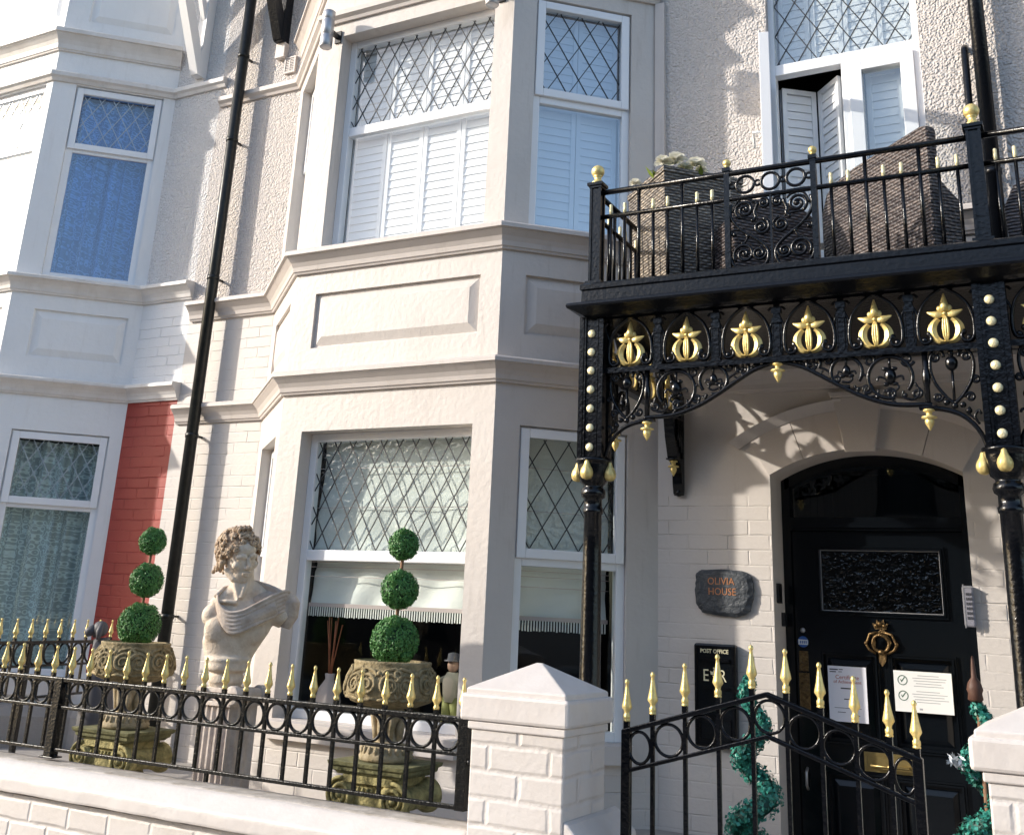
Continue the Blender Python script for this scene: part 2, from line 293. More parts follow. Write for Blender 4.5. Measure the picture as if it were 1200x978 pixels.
    def build(s, name, m, parent=None, loc=None, smooth=None, bevel=0):
        me = bpy.data.meshes.new(name)
        base = wloc(parent) if parent else None
        if base is None:
            if loc is None:
                xs = [p.x for p in s.v]; ys = [p.y for p in s.v]; zs = [p.z for p in s.v]
                base = Vector(((min(xs)+max(xs))/2, (min(ys)+max(ys))/2, min(zs)))
            else: base = Vector(loc)
        me.from_pydata([tuple(p-base) for p in s.v], [], s.f)
        me.materials.append(M[m])
        bm = bmesh.new(); bm.from_mesh(me); bmesh.ops.recalc_face_normals(bm, faces=bm.faces)
        uvl = bm.loops.layers.uv.new('UVMap')
        for i, f in enumerate(bm.faces):
            nn = f.normal
            if abs(nn.z) > .8: t = Vector((1, 0, 0)); b2 = Vector((0, 1, 0))
            else: t = Vector((-nn.y, nn.x, 0)).normalized(); b2 = Vector((0, 0, 1))
            for lp in f.loops: p = lp.vert.co+base; lp[uvl].uv = (p.dot(t), p.dot(b2))
        bm.to_mesh(me); bm.free()
        me.polygons.foreach_set('use_smooth', [bool(x) if smooth is None else smooth for x in s.sm])
        o = bpy.data.objects.new(name, me); COL.objects.link(o)
        if parent: o.parent = parent
        else: o.location = base
        if bevel:
            md = o.modifiers.new('bevel', 'BEVEL'); md.width = bevel; md.segments = 2; md.limit_method = 'ANGLE'; md.angle_limit = radians(35)
        return o
def wloc(o):
    v = Vector((0, 0, 0))
    while o: v += o.location; o = o.parent
    return v
def tag(o, label=None, cat=None, group=None, kind=None):
    if label: o['label'] = label
    if cat: o['category'] = cat
    if group: o['group'] = group
    if kind: o['kind'] = kind
    return o
def thing(name, loc, label, cat, group=None):
    o = bpy.data.objects.new(name, None); COL.objects.link(o); o.location = loc; o.empty_display_size = .1
    return tag(o, label, cat, group)
def copy_tree(o, parent=None):
    c = o.copy(); COL.objects.link(c)
    if parent: c.parent = parent
    for ch in [x for x in bpy.data.objects if x.parent == o]: copy_tree(ch, c)
    return c
def frameT(P0, P1):
    """local (u, d, z) -> world; d grows inwards (behind the facade)"""
    a = Vector(P0); b = Vector(P1); u = (b-a).normalized(); n = Vector((-u.y, u.x))
    return Matrix(((u.x, n.x, 0, a.x), (u.y, n.y, 0, a.y), (0, 0, 1, 0), (0, 0, 0, 1)))
def arc(c, r, a0, a1, n, plane='xz', y=0, rz=None):
    rz = rz or r
    return [(c[0]+r*cos(radians(a0+(a1-a0)*k/n)), y, c[1]+rz*sin(radians(a0+(a1-a0)*k/n))) for k in range(n+1)]
def spiral(c, r0, r1, a0, turns, y, n=None):
    n = n or int(abs(turns)*18)+4; out = []
    for k in range(n+1):
        t = k/n; a = radians(a0)+2*pi*turns*t; r = r0+(r1-r0)*t; out.append((c[0]+r*cos(a), y, c[1]+r*sin(a)))
    return out

def cr(pts, m=4):
    P = [Vector(p) for p in pts]
    if len(P) < 3: return P
    out = []
    for i in range(len(P)-1):
        a, b, c, d_ = P[max(i-1, 0)], P[i], P[i+1], P[min(i+2, len(P)-1)]
        for k in range(m):
            t = k/m; out.append(.5*((2*b)+(c-a)*t+(2*a-5*b+4*c-d_)*t*t+(3*b-a-3*c+d_)*t*t*t))
    return out+[P[-1]]
# wall with rectangular holes: skin + reveals
def wall_skin(mb, u0, u1, z0, z1, holes, reveal=.12, d=0):
    us = sorted({u0, u1, *[h[0] for h in holes], *[h[1] for h in holes]}); zs = sorted({z0, z1, *[h[2] for h in holes], *[h[3] for h in holes]})
    for a, b in zip(us, us[1:]):
        for c, e in zip(zs, zs[1:]):
            m = ((a+b)/2, (c+e)/2)
            if any(h[0] < m[0] < h[1] and h[2] < m[1] < h[3] for h in holes): continue
            mb.quad((a, d, c), (b, d, c), (b, d, e), (a, d, e))
    for h in holes:
        a, b, c, e = h[:4]; r = h[4] if len(h) > 4 else reveal
        mb.quad((a, d, c), (a, d+r, c), (a, d+r, e), (a, d, e)); mb.quad((b, d, c), (b, d, e), (b, d+r, e), (b, d+r, c))
        mb.quad((a, d, e), (b, d, e), (b, d+r, e), (a, d+r, e)); mb.quad((a, d, c), (a, d+r, c), (b, d+r, c), (b, d, c))
def panel_insert(mb, a, b, c, e, d=0, rec=.022, bev=.055):
    # recess floor rim, then bevel rising to a raised field
    r = .016
    o = [(a, c), (b, c), (b, e), (a, e)]; i1 = [(a+r, c+r), (b-r, c+r), (b-r, e-r), (a+r, e-r)]
    q = r+bev; i2 = [(a+q, c+q), (b-q, c+q), (b-q, e-q), (a+q, e-q)]
    for k in range(4):
        k2 = (k+1) % 4
        mb.quad((o[k][0], d+rec, o[k][1]), (o[k2][0], d+rec, o[k2][1]), (i1[k2][0], d+rec, i1[k2][1]), (i1[k][0], d+rec, i1[k][1]))
        mb.quad((i1[k][0], d+rec, i1[k][1]), (i1[k2][0], d+rec, i1[k2][1]), (i2[k2][0], d+.002, i2[k2][1]), (i2[k][0], d+.002, i2[k][1]))
    mb.quad(*[(p[0], d+.002, p[1]) for p in i2])
def rim(mb, a, b, c, e, w, d0, d1, wb=None):
    wb = wb or w
    mb.box(a, a+w, d0, d1, c, e); mb.box(b-w, b, d0, d1, c, e); mb.box(a+w, b-w, d0, d1, e-w, e); mb.box(a+w, b-w, d0, d1, c, c+wb)
def lattice(mb, a, b, c, e, d, dw, dh, wd=.006, th=.003, off=0.0):
    s = dh/dw
    for sgn in (1, -1):
        k = -200
        while k < 200:
            k += 1
            # z - c = sgn*s*(u - a - off) + k*dh
            pts = []
            for u in (a, b):
                z = c+sgn*s*(u-a-off)+k*dh
                if c <= z <= e: pts.append((u, z))
            for z in (c, e):
                u = a+off+(z-c-k*dh)/(sgn*s)
                if a < u < b: pts.append((u, z))
            if len(pts) < 2: continue
            p, q = Vector(pts[0]), Vector(pts[-1])
            for x in pts:
                if (Vector(x)-p).length > (q-p).length: q = Vector(x)
            if (q-p).length < .01: continue
            t = (q-p).normalized(); n = Vector((-t.y, t.x))*wd/2
            y0 = d-th-(.0006 if sgn > 0 else 0)
            P = [p+n, q+n, q-n, p-n]; A = [mb.pt((x.x, y0, x.y)) for x in P]; B = [mb.pt((x.x, d+.001, x.y)) for x in P]
            mb.face(A); mb.face(B[::-1])
            for i in range(4): mb.face((A[i], B[i], B[(i+1) % 4], A[(i+1) % 4]))
def shutters(T, house_win, a, b, c, e, d, n, gap=.028, slat=.055):
    w_ = (b-a)/n
    mb = MB(T)
    for i in range(n):
        x0 = a+i*w_+.003; x1 = a+(i+1)*w_-.003
        rim(mb, x0, x1, c, e, gap, d, d+.022)
        z = c+gap+.004
        while z+slat*.8 < e-gap:
            # overlapping closed louvre, tilted
            P = [(d+.007, z), (d+.014, z+slat*.98), (d+.018, z+slat*.98), (d+.011, z)]
            A = [mb.pt((x0+gap, q[0], q[1])) for q in P]; B = [mb.pt((x1-gap, q[0], q[1])) for q in P]
            for k in range(4): mb.face((A[k], A[(k+1) % 4], B[(k+1) % 4], B[k]))
            z += slat
    mb.box(a, b, d+.03, d+.034, c, e)
    return mb.build('shutter', 'shutter', house_win)
def window(T, house, a, b, c, e, trz, d=.1, sash=False, glass='glass', toplead=True, leadw=(.115, .2), fr=.05, glass_top=None, name='window', leadmat='lead', botframe=None, label=None, leadoff=0.03):
    """a..b, c..e opening; trz = (transom bottom, transom top)"""
    mb = MB(T); D0, D1 = d, d+.06
    rim(mb, a, b, c, e, fr, D0, D1, botframe or fr)
    mb.box(a+fr, b-fr, D0, D1, trz[0], trz[1])
    ga, gb = a+fr, b-fr
    if sash:   # opening top light: a second, proud frame
        s = .052; rim(mb, a+.012, b-.012, trz[1]-.022, e-.012, s, D0-.022, D0-.001)
        ta, tb, tc, te = a+.012+s, b-.012-s, trz[1]-.022+s, e-.012-s
    else: ta, tb, tc, te = ga, gb, trz[1], e-fr
    wv = mb.build(name, 'upvc', house, bevel=.004)
    if label: wv['label'] = label
    g = MB(T); g.quad((ta-.004, D0+.021, tc-.004), (tb+.004, D0+.021, tc-.004), (tb+.004, D0+.021, te+.004), (ta-.004, D0+.021, te+.004)); g.build('pane', glass_top or glass, wv)
    g = MB(T); g.quad((ga-.004, D0+.021, c+(botframe or fr)-.004), (gb+.004, D0+.021, c+(botframe or fr)-.004), (gb+.004, D0+.021, trz[0]+.004), (ga-.004, D0+.021, trz[0]+.004)); g.build('pane', glass, wv)
    if toplead:
        g = MB(T); lattice(g, ta, tb, tc, te, D0+.0195, leadw[0], leadw[1], .0058, off=leadoff); g.build('leading', leadmat, wv)
    return wv
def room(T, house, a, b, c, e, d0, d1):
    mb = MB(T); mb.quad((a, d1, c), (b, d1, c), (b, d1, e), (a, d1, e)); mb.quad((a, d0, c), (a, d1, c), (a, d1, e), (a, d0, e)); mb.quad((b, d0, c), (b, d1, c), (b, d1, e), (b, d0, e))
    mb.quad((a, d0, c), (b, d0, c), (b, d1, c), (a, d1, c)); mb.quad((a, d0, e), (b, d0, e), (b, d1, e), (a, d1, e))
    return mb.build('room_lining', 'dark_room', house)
def roman_blind(T, win, a, b, z0, z1, d, fringe=True):
    mb = MB(T); mb.smooth = True
    nu, nz = 40, 40; rows = []
    for j in range(nz+1):
        z = z0+(z1-z0)*j/nz; row = []
        t = (z1-z)/(z1-z0)
        for i in range(nu+1):
            u = a+(b-a)*i/nu
            f = .014*sin(t*9)+.012*sin(u*19+sin(z*9)*1.5)*max(0, t-.3)*1.6+.012*mnoise.noise(Vector((u*5, z*9, 3)))
            if t > .62 and t < .80: f -= .018*sin((t-.62)/.18*pi*2)
            row.append(mb.pt((u, d+f, z)))
        rows.append(row)
    for A, B in zip(rows, rows[1:]):
        for i in range(nu): mb.face((A[i], A[i+1], B[i+1], B[i]))
    mb.smooth = False
    o = mb.build('roman_blind', 'blind', win); mb = MB(T)
    for k in (.18, .42, .745, .775, .83): mb.box(a+.004, b-.004, d-.036, d-.031, z1-(z1-z0)*k, z1-(z1-z0)*k+.0035)
    mb.build('fold_shade_lines', 'blind_pink', win)  # darker strips stand in for the shade along the blind's folds
    m2 = MB(T); m2.box(a, b, d-.022, d-.016, z0-.004, z0+.018); m2.build('blind_hem', 'blind_pink', win)
    if fringe:
        m3 = MB(T); u = a+.006
        while u < b-.004:
            m3.box(u-.0035, u+.0035, d-.021, d-.017, z0-.055-random.random()*.006, z0-.003); u += .0165
        m3.build('bead_fringe', 'blind', win)
    return o

# ================================================================== THE SETTING
g = MB(); g.box(-300, 300, -300, 300, -.5, -.13); tag(g.build('ground', 'asphalt', loc=(0, 0, -.5)), kind='structure')
g = MB(); g.box(-60, 60, -9.4, -1.2, -.13, -.12); tag(g.build('road', 'asphalt', loc=(0, -5, -.13)), kind='structure')
g = MB(); g.box(-60, 60, -1.2, 3.52, -.129, 0); g.box(-60, 60, -1.35, -1.2, -.129, .004); tag(g.build('pavement', 'paving', loc=(0, 1, -.13)), kind='structure')
g = MB(); g.box(-60, 60, -11.2, -9.4, -.129, 0); tag(g.build('far_pavement', 'paving', loc=(0, -10, -.13)), kind='structure')
g = MB(); g.box(-1.56, -.36, 3.52, 5.78, -.129, .06); g.box(-1.50, -.46, 5.5, 6.15, .06, .13); tag(g.build('path', 'concrete', loc=(-1, 4.5, -.13)), kind='structure')
g = MB(); g.box(-12, -1.74, 3.765, 5.79, -.129, .6); tag(g.build('terrace', 'concrete', loc=(-4, 4.5, -.13)), kind='structure')
g = MB(); g.box(-.2, 3.2, 3.90, 5.79, -.129, .6); tag(g.build('raised_garden', 'concrete', loc=(1, 4.5, -.13)), kind='structure')

# ================================================================== OWN HOUSE
YW, YB = 5.8, 5.13
JL, CLf, CRt, JR = (-5.06, 5.8), (-4.325, 5.13), (-2.812, 5.13), (-2.095, 5.8)
XP = -5.91; XE = 3.2
house = thing('terraced_house', (-2.5, 5.8, 0), 'cream painted terraced house with two storey bay window and arched black front door', 'house')
Z1a, Z1b, Z2a, Z2b, Z3a, Z3b = 2.862, 3.0, 3.655, 3.80, 5.42, 5.50
# main wall, lower painted brick, arched doorway
DL, DR, ZS, ZC = -1.456, -.488, 2.405, 2.535
hw = (DR-DL)/2; rise = ZC-ZS; RR = (hw*hw+rise*rise)/(2*rise); XC = (DL+DR)/2
def arch_z(x): return ZC-RR+sqrt(max(RR*RR-(x-XC)**2, 0))
mb = MB()
def q(x0, x1, z0, z1): mb.quad((x0, YW, z0), (x1, YW, z0), (x1, YW, z1), (x0, YW, z1))
for x0_, x1_ in ((XP, JL[0]), (JR[0], DL), (DR, XE)): mb = MB(); q(x0_, x1_, 0, Z2a+.05 if x0_ == XP else 2.30); mb.build('lower_wall', 'painted_brick', house)
for x0_, x1_ in ((JR[0], DL), (DR, XE)): mb = MB(); q(x0_, x1_, 2.30, Z2a+.05); mb.build('porch_wall', 'render', house)
mb = MB(); NA = 28; BDX = (-1.392, -.520)
for k in range(NA):
    x0 = DL+(DR-DL)*k/NA; x1 = DL+(DR-DL)*(k+1)/NA
    zt = 3.16 if BDX[0] < (x0+x1)/2 < BDX[1] else Z2a+.05
    mb.quad((x0, YW, arch_z(x0)), (x1, YW, arch_z(x1)), (x1, YW, zt), (x0, YW, zt))
    mb.quad((x0, YW, arch_z(x0)), (x0, YW+.30, arch_z(x0)), (x1, YW+.30, arch_z(x1)), (x1, YW, arch_z(x1)))
mb.quad((DL, YW, 0), (DL, YW+.30, 0), (DL, YW+.30, ZS), (DL, YW, ZS)); mb.quad((DR, YW, 0), (DR, YW+.30, 0), (DR, YW+.30, ZS), (DR, YW, ZS))
mb.build('doorway_arch_wall', 'render', house)
# smooth voussoirs and hood mould, keystone
mb = MB(); RO = None
def arcpts(off, x0, x1, n):
    out = []
    for k in range(n+1):
        a0 = atan2(ZS-(ZC-RR), x0-XC); a1 = atan2(ZS-(ZC-RR), x1-XC); a = a0+(a1-a0)*k/n
        out.append((XC+(RR+off)*cos(a), (ZC-RR)+(RR+off)*sin(a)))
    return out
inner = arcpts(.0, DL, DR, 30); outer = arcpts(.21, DL, DR, 30)
for jj, (k0, k1) in enumerate(((0, 6), (6, 13), (17, 24), (24, 30))):
    g0 = .12 if k0 else 0
    for k in range(k0, k1):
        a, b, c, e = inner[k], inner[k+1], outer[k+1], outer[k]
        if k == k0 and k0: a = (a[0]+.004, a[1]); e = (e[0]+.004, e[1])
        mb.prism([a, b, c, e], YW-.016, YW+.001)
    mb.build('voussoir', 'smooth_trim', house); mb = MB()
mb = MB(); o1 = arcpts(.2105, DL-.07, DR+.07, 36); o2 = arcpts(.265, DL-.09, DR+.09, 36)
for k in range(36):
    if k == 16: mb.build('hood_mould', 'smooth_trim', house); mb = MB()
    if 16 <= k < 20: continue
    a, b, c, e = o1[k], o1[k+1], o2[k+1], o2[k]
    P = [(a, .020), (b, .020), (c, .052), (e, .052)]
    f = [mb.pt((p[0], YW-t, p[1])) for p, t in P]; r = [mb.pt((p[0], YW+.001, p[1])) for p, t in P]
    mb.face(f); mb.face(r[::-1])
    for i in range(4): mb.face((f[i], r[i], r[(i+1) % 4], f[(i+1) % 4]))
mb.build('hood_mould', 'smooth_trim', house)
mb = MB(); f0 = [(XC-.075, ZC-.02), (XC+.075, ZC-.02), (XC+.125, ZC+.27), (XC-.125, ZC+.27)]
mb.prism(f0, YW-.045, YW+.002); mb.prism([(XC-.135, ZC+.27), (XC+.135, ZC+.27), (XC+.145, ZC+.30), (XC-.145, ZC+.30)], YW-.06, YW+.001)
mb.build('keystone', 'smooth_trim', house, bevel=.004)
# upper wall, roughcast, with balcony door opening
BD = (-1.392, -.520, 3.16, 5.75)
mb = MB(); T0 = Matrix.Translation((0, YW, 0))
mb.T = T0; wall_skin(mb, JR[0], XE, Z2a+.05, 8.2, [(BD[0], BD[1], Z2a+.05, BD[3], .12)])
mb.build('roughcast_wall', 'roughcast', house); mb = MB(T0); wall_skin(mb, XP, JL[0], Z2a+.05, 8.2, [])
mb.build('roughcast_wall', 'roughcast', house)
mb = MB(T0); mb.quad((BD[0], 0, 3.16), (BD[0], .12, 3.16), (BD[0], .12, Z2a+.05), (BD[0], 0, Z2a+.05)); mb.build('door_jamb', 'smooth_trim', house)
# bay: three faces
def bay(house_, faces, zbase, ztop, lo, up, panz, mrender, mtrim, upper=None, fro=(.16, .82)):
    wins = []
    for fi, (P0, P1, (wa, wb)) in enumerate(faces):
        T = frameT(P0, P1); L = (Vector(P1)-Vector(P0)).length
        mb = MB(T); holes = [(wa, wb, lo[0], lo[1], .13), (wa, wb, up[0], up[1], .13), (wa-.0, wb+.0, panz[0], panz[1], .022)]
        if upper: holes.append((wa, wb, upper[0], upper[1], .022))
        wall_skin(mb, 0, L, zbase, ztop, holes)
        panel_insert(mb, wa, wb, panz[0], panz[1])
        if upper: panel_insert(mb, wa, wb, upper[0], upper[1])
        mb.build('bay_wall', mrender, house_)
        # low plinth panel relief under the sill
        wins.append(T)
    return wins
LO = (1.005, 2.632); UP = (3.80, 5.385)
fw = (.655/ .98)
bfaces = [(JL, CLf, (.17, .83)), (CLf, CRt, (.17, 1.375)), (CRt, JR, (.15, .795))]
TL, TF, TR = bay(house, bfaces, 0, 8.2, LO, UP, (3.157, 3.515), 'render', 'smooth_trim', upper=(5.95, 6.6))
# little roughcast/brick skirt under the sills is painted brick
mb = MB()
mb.sweep([(.003, 0), (.003, .90), (0, .90)], [JL, CLf, CRt, JR], caps=False); mb.build('bay_plinth', 'painted_brick', house)
# cornices
corn = lambda za, zb, p: [(0, za), (.018, za), (.022, za+.012), (.030, za+.016), (.036, za+(zb-za)*.30), (.050, za+(zb-za)*.48), (.074, za+(zb-za)*.66), (.080, za+(zb-za)*.70), (.082, za+(zb-za)*.74), (p, za+(zb-za)*.76), (p, zb-.012), (p-.012, zb), (0, zb+.006)]
mb = MB(); mb.sweep(corn(Z1a, Z1b, .092), [(XP+.03, YW), JL, CLf, CRt, JR, (XE, YW)]); mb.build('lower_cornice', 'smooth_trim', house)
mb = MB(); mb.sweep(corn(Z2a, Z2b, .10), [(XP+.03, YW), JL, CLf, CRt, JR, (BD[0]-.09, YW)]); mb.sweep(corn(Z2a, Z2b, .10), [(BD[1]+.10, YW), (XE, YW)]); mb.build('sill_cornice', 'smooth_trim', house)
mb = MB(); mb.sweep([(0, 5.49), (.018, 5.49), (.026, 5.51), (.05, 5.53), (.052, 5.565), (.04, 5.575), (0, 5.58)], [(XP+.02, YW), JL, CLf, CRt, JR]); mb.build('string_course', 'smooth_trim', house)
mb = MB(); mb.sweep(corn(5.74, 5.92, .10), [JL, CLf, CRt, JR]); mb.build('top_cornice', 'smooth_trim', house)
# bay corner post at the right junction
mb = MB(); mb.box(JR[0]-.012, JR[0]+.05, YW-.03, YW+.01, Z2b, 5.49); mb.build('corner_pilaster', 'smooth_trim', house)
# window sills
for T, a, b in ((TF, .14, 1.40), (TR, .12, .83), (TL, .14, .86)):
    mb = MB(T); mb.prism([(-.052, .905), (.0, .905), (.0, 1.004), (.12, 1.015), (.12, 1.01), (-.05, .995)][:3]+[(0.0, 1.003), (-.046, .994)], a, b, axis='x'); mb.build('window_sill', 'smooth_trim', house, bevel=.008)
# windows
trl = (1.876, 1.938); tru = (4.655, 4.722)
wf = window(TF, house, .17, 1.375, *LO, trl, d=.105, glass='glass', glass_top='glass_textured', leadw=(.113, .20), label='wide lower bay window with leaded top light and fringed blind')
roman_blind(TF, wf, .215, 1.33, 1.62, 2.60, .20)
wfu = window(TF, house, .17, 1.375, *UP, tru, d=.105, glass='glass_clear', glass_top='glass_clear', leadw=(.113, .20), label='wide upper bay window with white shutters')
shutters(TF, wfu, .2, 1.35, 3.85, 5.36, .19, 4)
wr = window(TR, house, .15, .795, *LO, trl, d=.03, sash=True, glass='glass', glass_top='glass_textured', leadw=(.142, .235))
roman_blind(TR, wr, .19, .755, 1.60, 2.60, .20)
wru = window(TR, house, .15, .795, *UP, tru, d=.03, sash=True, glass='glass_sky_blue', glass_top='glass_sky_blue', leadw=(.142, .235), label='upper side bay window with blue tinted reflections over shutters')
shutters(TR, wru, .2, .745, 3.86, 5.34, .12, 2)
wl = window(TL, house, .17, .83, *LO, trl, d=.09, sash=True, glass='glass'); roman_blind(TL, wl, .22, .78, 1.62, 2.60, .2)
wlu = window(TL, house, .17, .83, *UP, tru, d=.09, sash=True, glass='glass_clear'); shutters(TL, wlu, .22, .78, 3.86, 5.34, .17, 2)
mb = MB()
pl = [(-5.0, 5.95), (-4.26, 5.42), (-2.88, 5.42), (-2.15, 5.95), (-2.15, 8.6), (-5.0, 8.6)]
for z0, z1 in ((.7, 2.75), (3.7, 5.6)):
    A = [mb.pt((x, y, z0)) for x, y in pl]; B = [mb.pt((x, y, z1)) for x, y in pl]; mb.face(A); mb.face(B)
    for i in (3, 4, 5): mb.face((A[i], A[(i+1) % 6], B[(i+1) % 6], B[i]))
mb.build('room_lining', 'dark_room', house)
# things on the inside window ledge
mb = MB(); mb.box(-4.2, -2.9, 5.30, 5.52, .96, .99); tag(mb.build('window_board', 'white_paint', house))
v = thing('reed_vase', (-3.93, 5.34, .99), 'white vase holding long red brown reeds behind the lower bay window', 'vase')
mb = MB(); mb.lathe([(.03, .99), (.055, 1.02), (.075, 1.10), (.06, 1.17), (.025, 1.22), (.03, 1.25)], (-3.93, 5.34, 0), 18, 6, .06); mb.build('vase_body', 'blind_pink', v)
mb = MB()
for k in range(9): mb.tube([(-3.93+.01*sin(k*2), 5.34, 1.2), (-3.93+.045*sin(k*2.4), 5.34+.03*cos(k*3), 1.52+.02*(k % 3))], .004, 5)
mb.build('reeds', 'reed', v)
v = thing('figurine', (-3.085, 5.30, .99), 'small figurine in hat, cream jacket and green trousers behind the lower bay glass', 'figurine')
mb = MB(); mb.smooth = True
for sx in (-1, 1): mb.tube([(-3.085+sx*.028, 5.30, .99), (-3.085+sx*.03, 5.30, 1.09), (-3.085+sx*.018, 5.30, 1.18)], [.026, .026, .034], 10)
mb.build('trousers', 'figure_green', v)
mb = MB(); mb.lathe([(.04, 1.16), (.05, 1.2), (.055, 1.27), (.03, 1.31)], (-3.085, 5.30, 0), 14); mb.tube([(-3.125, 5.30, 1.28), (-3.185, 5.27, 1.25), (-3.215, 5.24, 1.28)], .014, 8); mb.tube([(-3.045, 5.30, 1.28), (-3.015, 5.27, 1.22)], .014, 8); mb.build('jacket', 'figure_cream', v)
mb = MB(); mb.sphere((-3.085, 5.30, 1.345), .032, .03, .038); mb.build('head', 'figure_skin', v)
mb = MB(); mb.lathe([(.05, 1.365), (.05, 1.372), (.034, 1.374), (.03, 1.405), (.01, 1.412)], (-3.085, 5.30, 0), 16); mb.build('hat', 'ink', v)

# ---- front door
YD = 6.055
mb = MB()   # frame: jambs, transom, arched head
zf = 2.535
def archband(mb, x0, x1, off_in, off_out, ya, yb, n=24):
    ii = []; oo = []
    for k in range(n+1):
        x = x0+(x1-x0)*k/n; ii.append((x, arch_z(x)-off_in)); oo.append((x, arch_z(x)-off_out))
    for k in range(n): mb.prism([ii[k], ii[k+1], oo[k+1], oo[k]], ya, yb)
mb.box(DL+.001, DL+.045, YD-.02, YD+.08, .1, 2.42); mb.box(DR-.045, DR-.001, YD-.02, YD+.08, .1, 2.42); mb.box(DL+.045, DR-.045, YD-.03, YD+.08, 2.135, 2.205); mb.box(DL+.045, DR-.045, YD-.045, YD-.03, 2.15, 2.175)
archband(mb, DL+.02, DR-.02, .06, -.01, YD-.02, YD+.08)
mb.build('door_frame', 'black_door', house)
mb = MB(); n = 24; xs = [DL+.04+(DR-DL-.08)*k/n for k in range(n+1)]
for k in range(n): mb.prism([(xs[k], 2.2), (xs[k+1], 2.2), (xs[k+1], arch_z(xs[k+1])-.05), (xs[k], arch_z(xs[k])-.05)], YD+.02, YD+.026)
mb.build('fanlight_pane', 'glass', house)
dr = MB(); a, b = DL+.047, DR-.047
gl = (-1.262, -.655, 1.72, 2.035); pL = (-1.262, -1.005, 1.08, 1.50); pR = (-.918, -.635, 1.08, 1.50); pB = (-1.262, -1.005, .3, .92); pC = (-.918, -.635, .3, .92)
dr.T = Matrix.Translation((0, YD, 0)); wall_skin(dr, a, b, .13, 2.132, [(*gl, .03), (*pL, .014), (*pR, .014), (*pB, .014), (*pC, .014)])
for p in (pL, pR, pB, pC): panel_insert(dr, *p, 0, .014, .03)
dr.box(a, b, .035, .05, .13, 2.132)
for p in (gl, pL, pR, pB, pC):
    rim(dr, p[0]-.022, p[1]+.022, p[2]-.022, p[3]+.022, .009, -.012, -.0005); rim(dr, p[0]-.010, p[1]+.010, p[2]-.010, p[3]+.010, .009, -.018, -.0007)
dobj = dr.build('front_door', 'black_door', house); dobj['label'] = 'glossy black panelled door with frosted glass'
T = Matrix.Translation((0, YD, 0))
mb = MB(T); mb.box(gl[0], gl[1], .012, .018, gl[2], gl[3]); mb.build('frosted_pane', 'glass_dark', dobj)
mb = MB(T); rim(mb, gl[0], gl[1], gl[2], gl[3], .004, .002, .012); mb.build('glazing_bead', 'steel', dobj)
# knocker: crown plate, ring, striker
mb = MB(T); cx, cz = -.968, 1.567
for t in range(20):
    f = lambda k, r: (cx+r*.045*cos(k*pi/10)*(1+.12*cos(k*pi/2)), cz+.008+r*.06*sin(k*pi/10)*(1+.10*cos(k*pi/2)))
    mb.prism([f(t, 1), f(t+1, 1), f(t+1, .72), f(t, .72)], -.010, 0)
mb.prism([(cx-.028, cz+.07), (cx+.028, cz+.07), (cx+.04, cz+.10), (cx+.022, cz+.095), (cx+.018, cz+.118), (cx, cz+.10), (cx-.018, cz+.118), (cx-.022, cz+.095), (cx-.04, cz+.10)], -.012, 0)
mb.prism([(cx-.026, cz-.045), (cx+.026, cz-.045), (cx+.018, cz-.085), (cx, cz-.112), (cx-.018, cz-.085)], -.012, 0)
for sx in (-1, 1):
    mb.tube([(cx+sx*x, -.014, cz+z) for x, z in ((.02, .055), (.055, .045), (.068, .01), (.075, -.005), (.062, -.03), (.03, -.05))], .007, 8)
    mb.sphere((cx+sx*.075, -.014, cz), .010)
mb.sphere((cx, -.02, cz+.098), .012); mb.sphere((cx-.02, -.02, cz+.088), .009); mb.sphere((cx+.02, -.02, cz+.088), .009)
mb.tube([(cx+.040*cos(t*pi/12), -.026-.006*sin(t*pi/12), cz+.042*sin(t*pi/12)) for t in range(24)], .0075, 8, closed=True)
mb.sphere((cx, -.034, cz-.042), .016, .012, .013); mb.sphere((cx, -.022, cz+.042), .013)
mb.build('door_knocker', 'aged_brass', dobj)
mb = MB(T); rim(mb, -1.085, -.835, .955, 1.045, .014, -.008, -.001); mb.box(-1.07, -.85, -.006, -.001, .969, 1.031)
mb.tube([(-1.05, -.004, .985), (-1.05, -.038, .985), (-.87, -.038, .985), (-.87, -.004, .985)], .007, 8); mb.sphere((-.96, -.042, .985), .012)
mb.build('letterbox', 'brass', dobj)
mb = MB(T)
mb.box(-1.392, -1.345, -.006, -.0008, 1.41, 1.51); mb.box(-1.396, -1.342, -.006, -.0008, 1.20, 1.40)
for k in range(9): mb.tube([( -1.369+.016*cos(t*pi/4+k), -.008, 1.22+k*.034+.013*sin(t*pi/4)) for t in range(8)], .0028, 5, closed=True)
mb.build('finger_plate', 'aged_brass', dobj)
mb = MB(T); mb.lathe([(.010, 0), (.014, .002), (.010, .005)], (0, 0, 0), 12)
for i, p in enumerate(mb.v[:]): mb.v[i] = Vector((-1.369+p.x, YD-(p.z), 1.615+(p.y-YD)))
mb.tube([(-1.372, -.002, .94), (-1.372, -.03, .92), (-1.372, -.03, .86), (-1.372, -.002, .84)], .007, 8)
mb.build('door_lock', 'steel', dobj)
# black plates on the frame
mb = MB(); mb.box(DL+.0005, DL+.014, 5.86, 5.93, 1.745, 1.845); mb.box(DL+.0005, DL+.02, 5.95, 5.979, 1.63, 1.70); mb.build('entry_sensor', 'black_plastic', house)
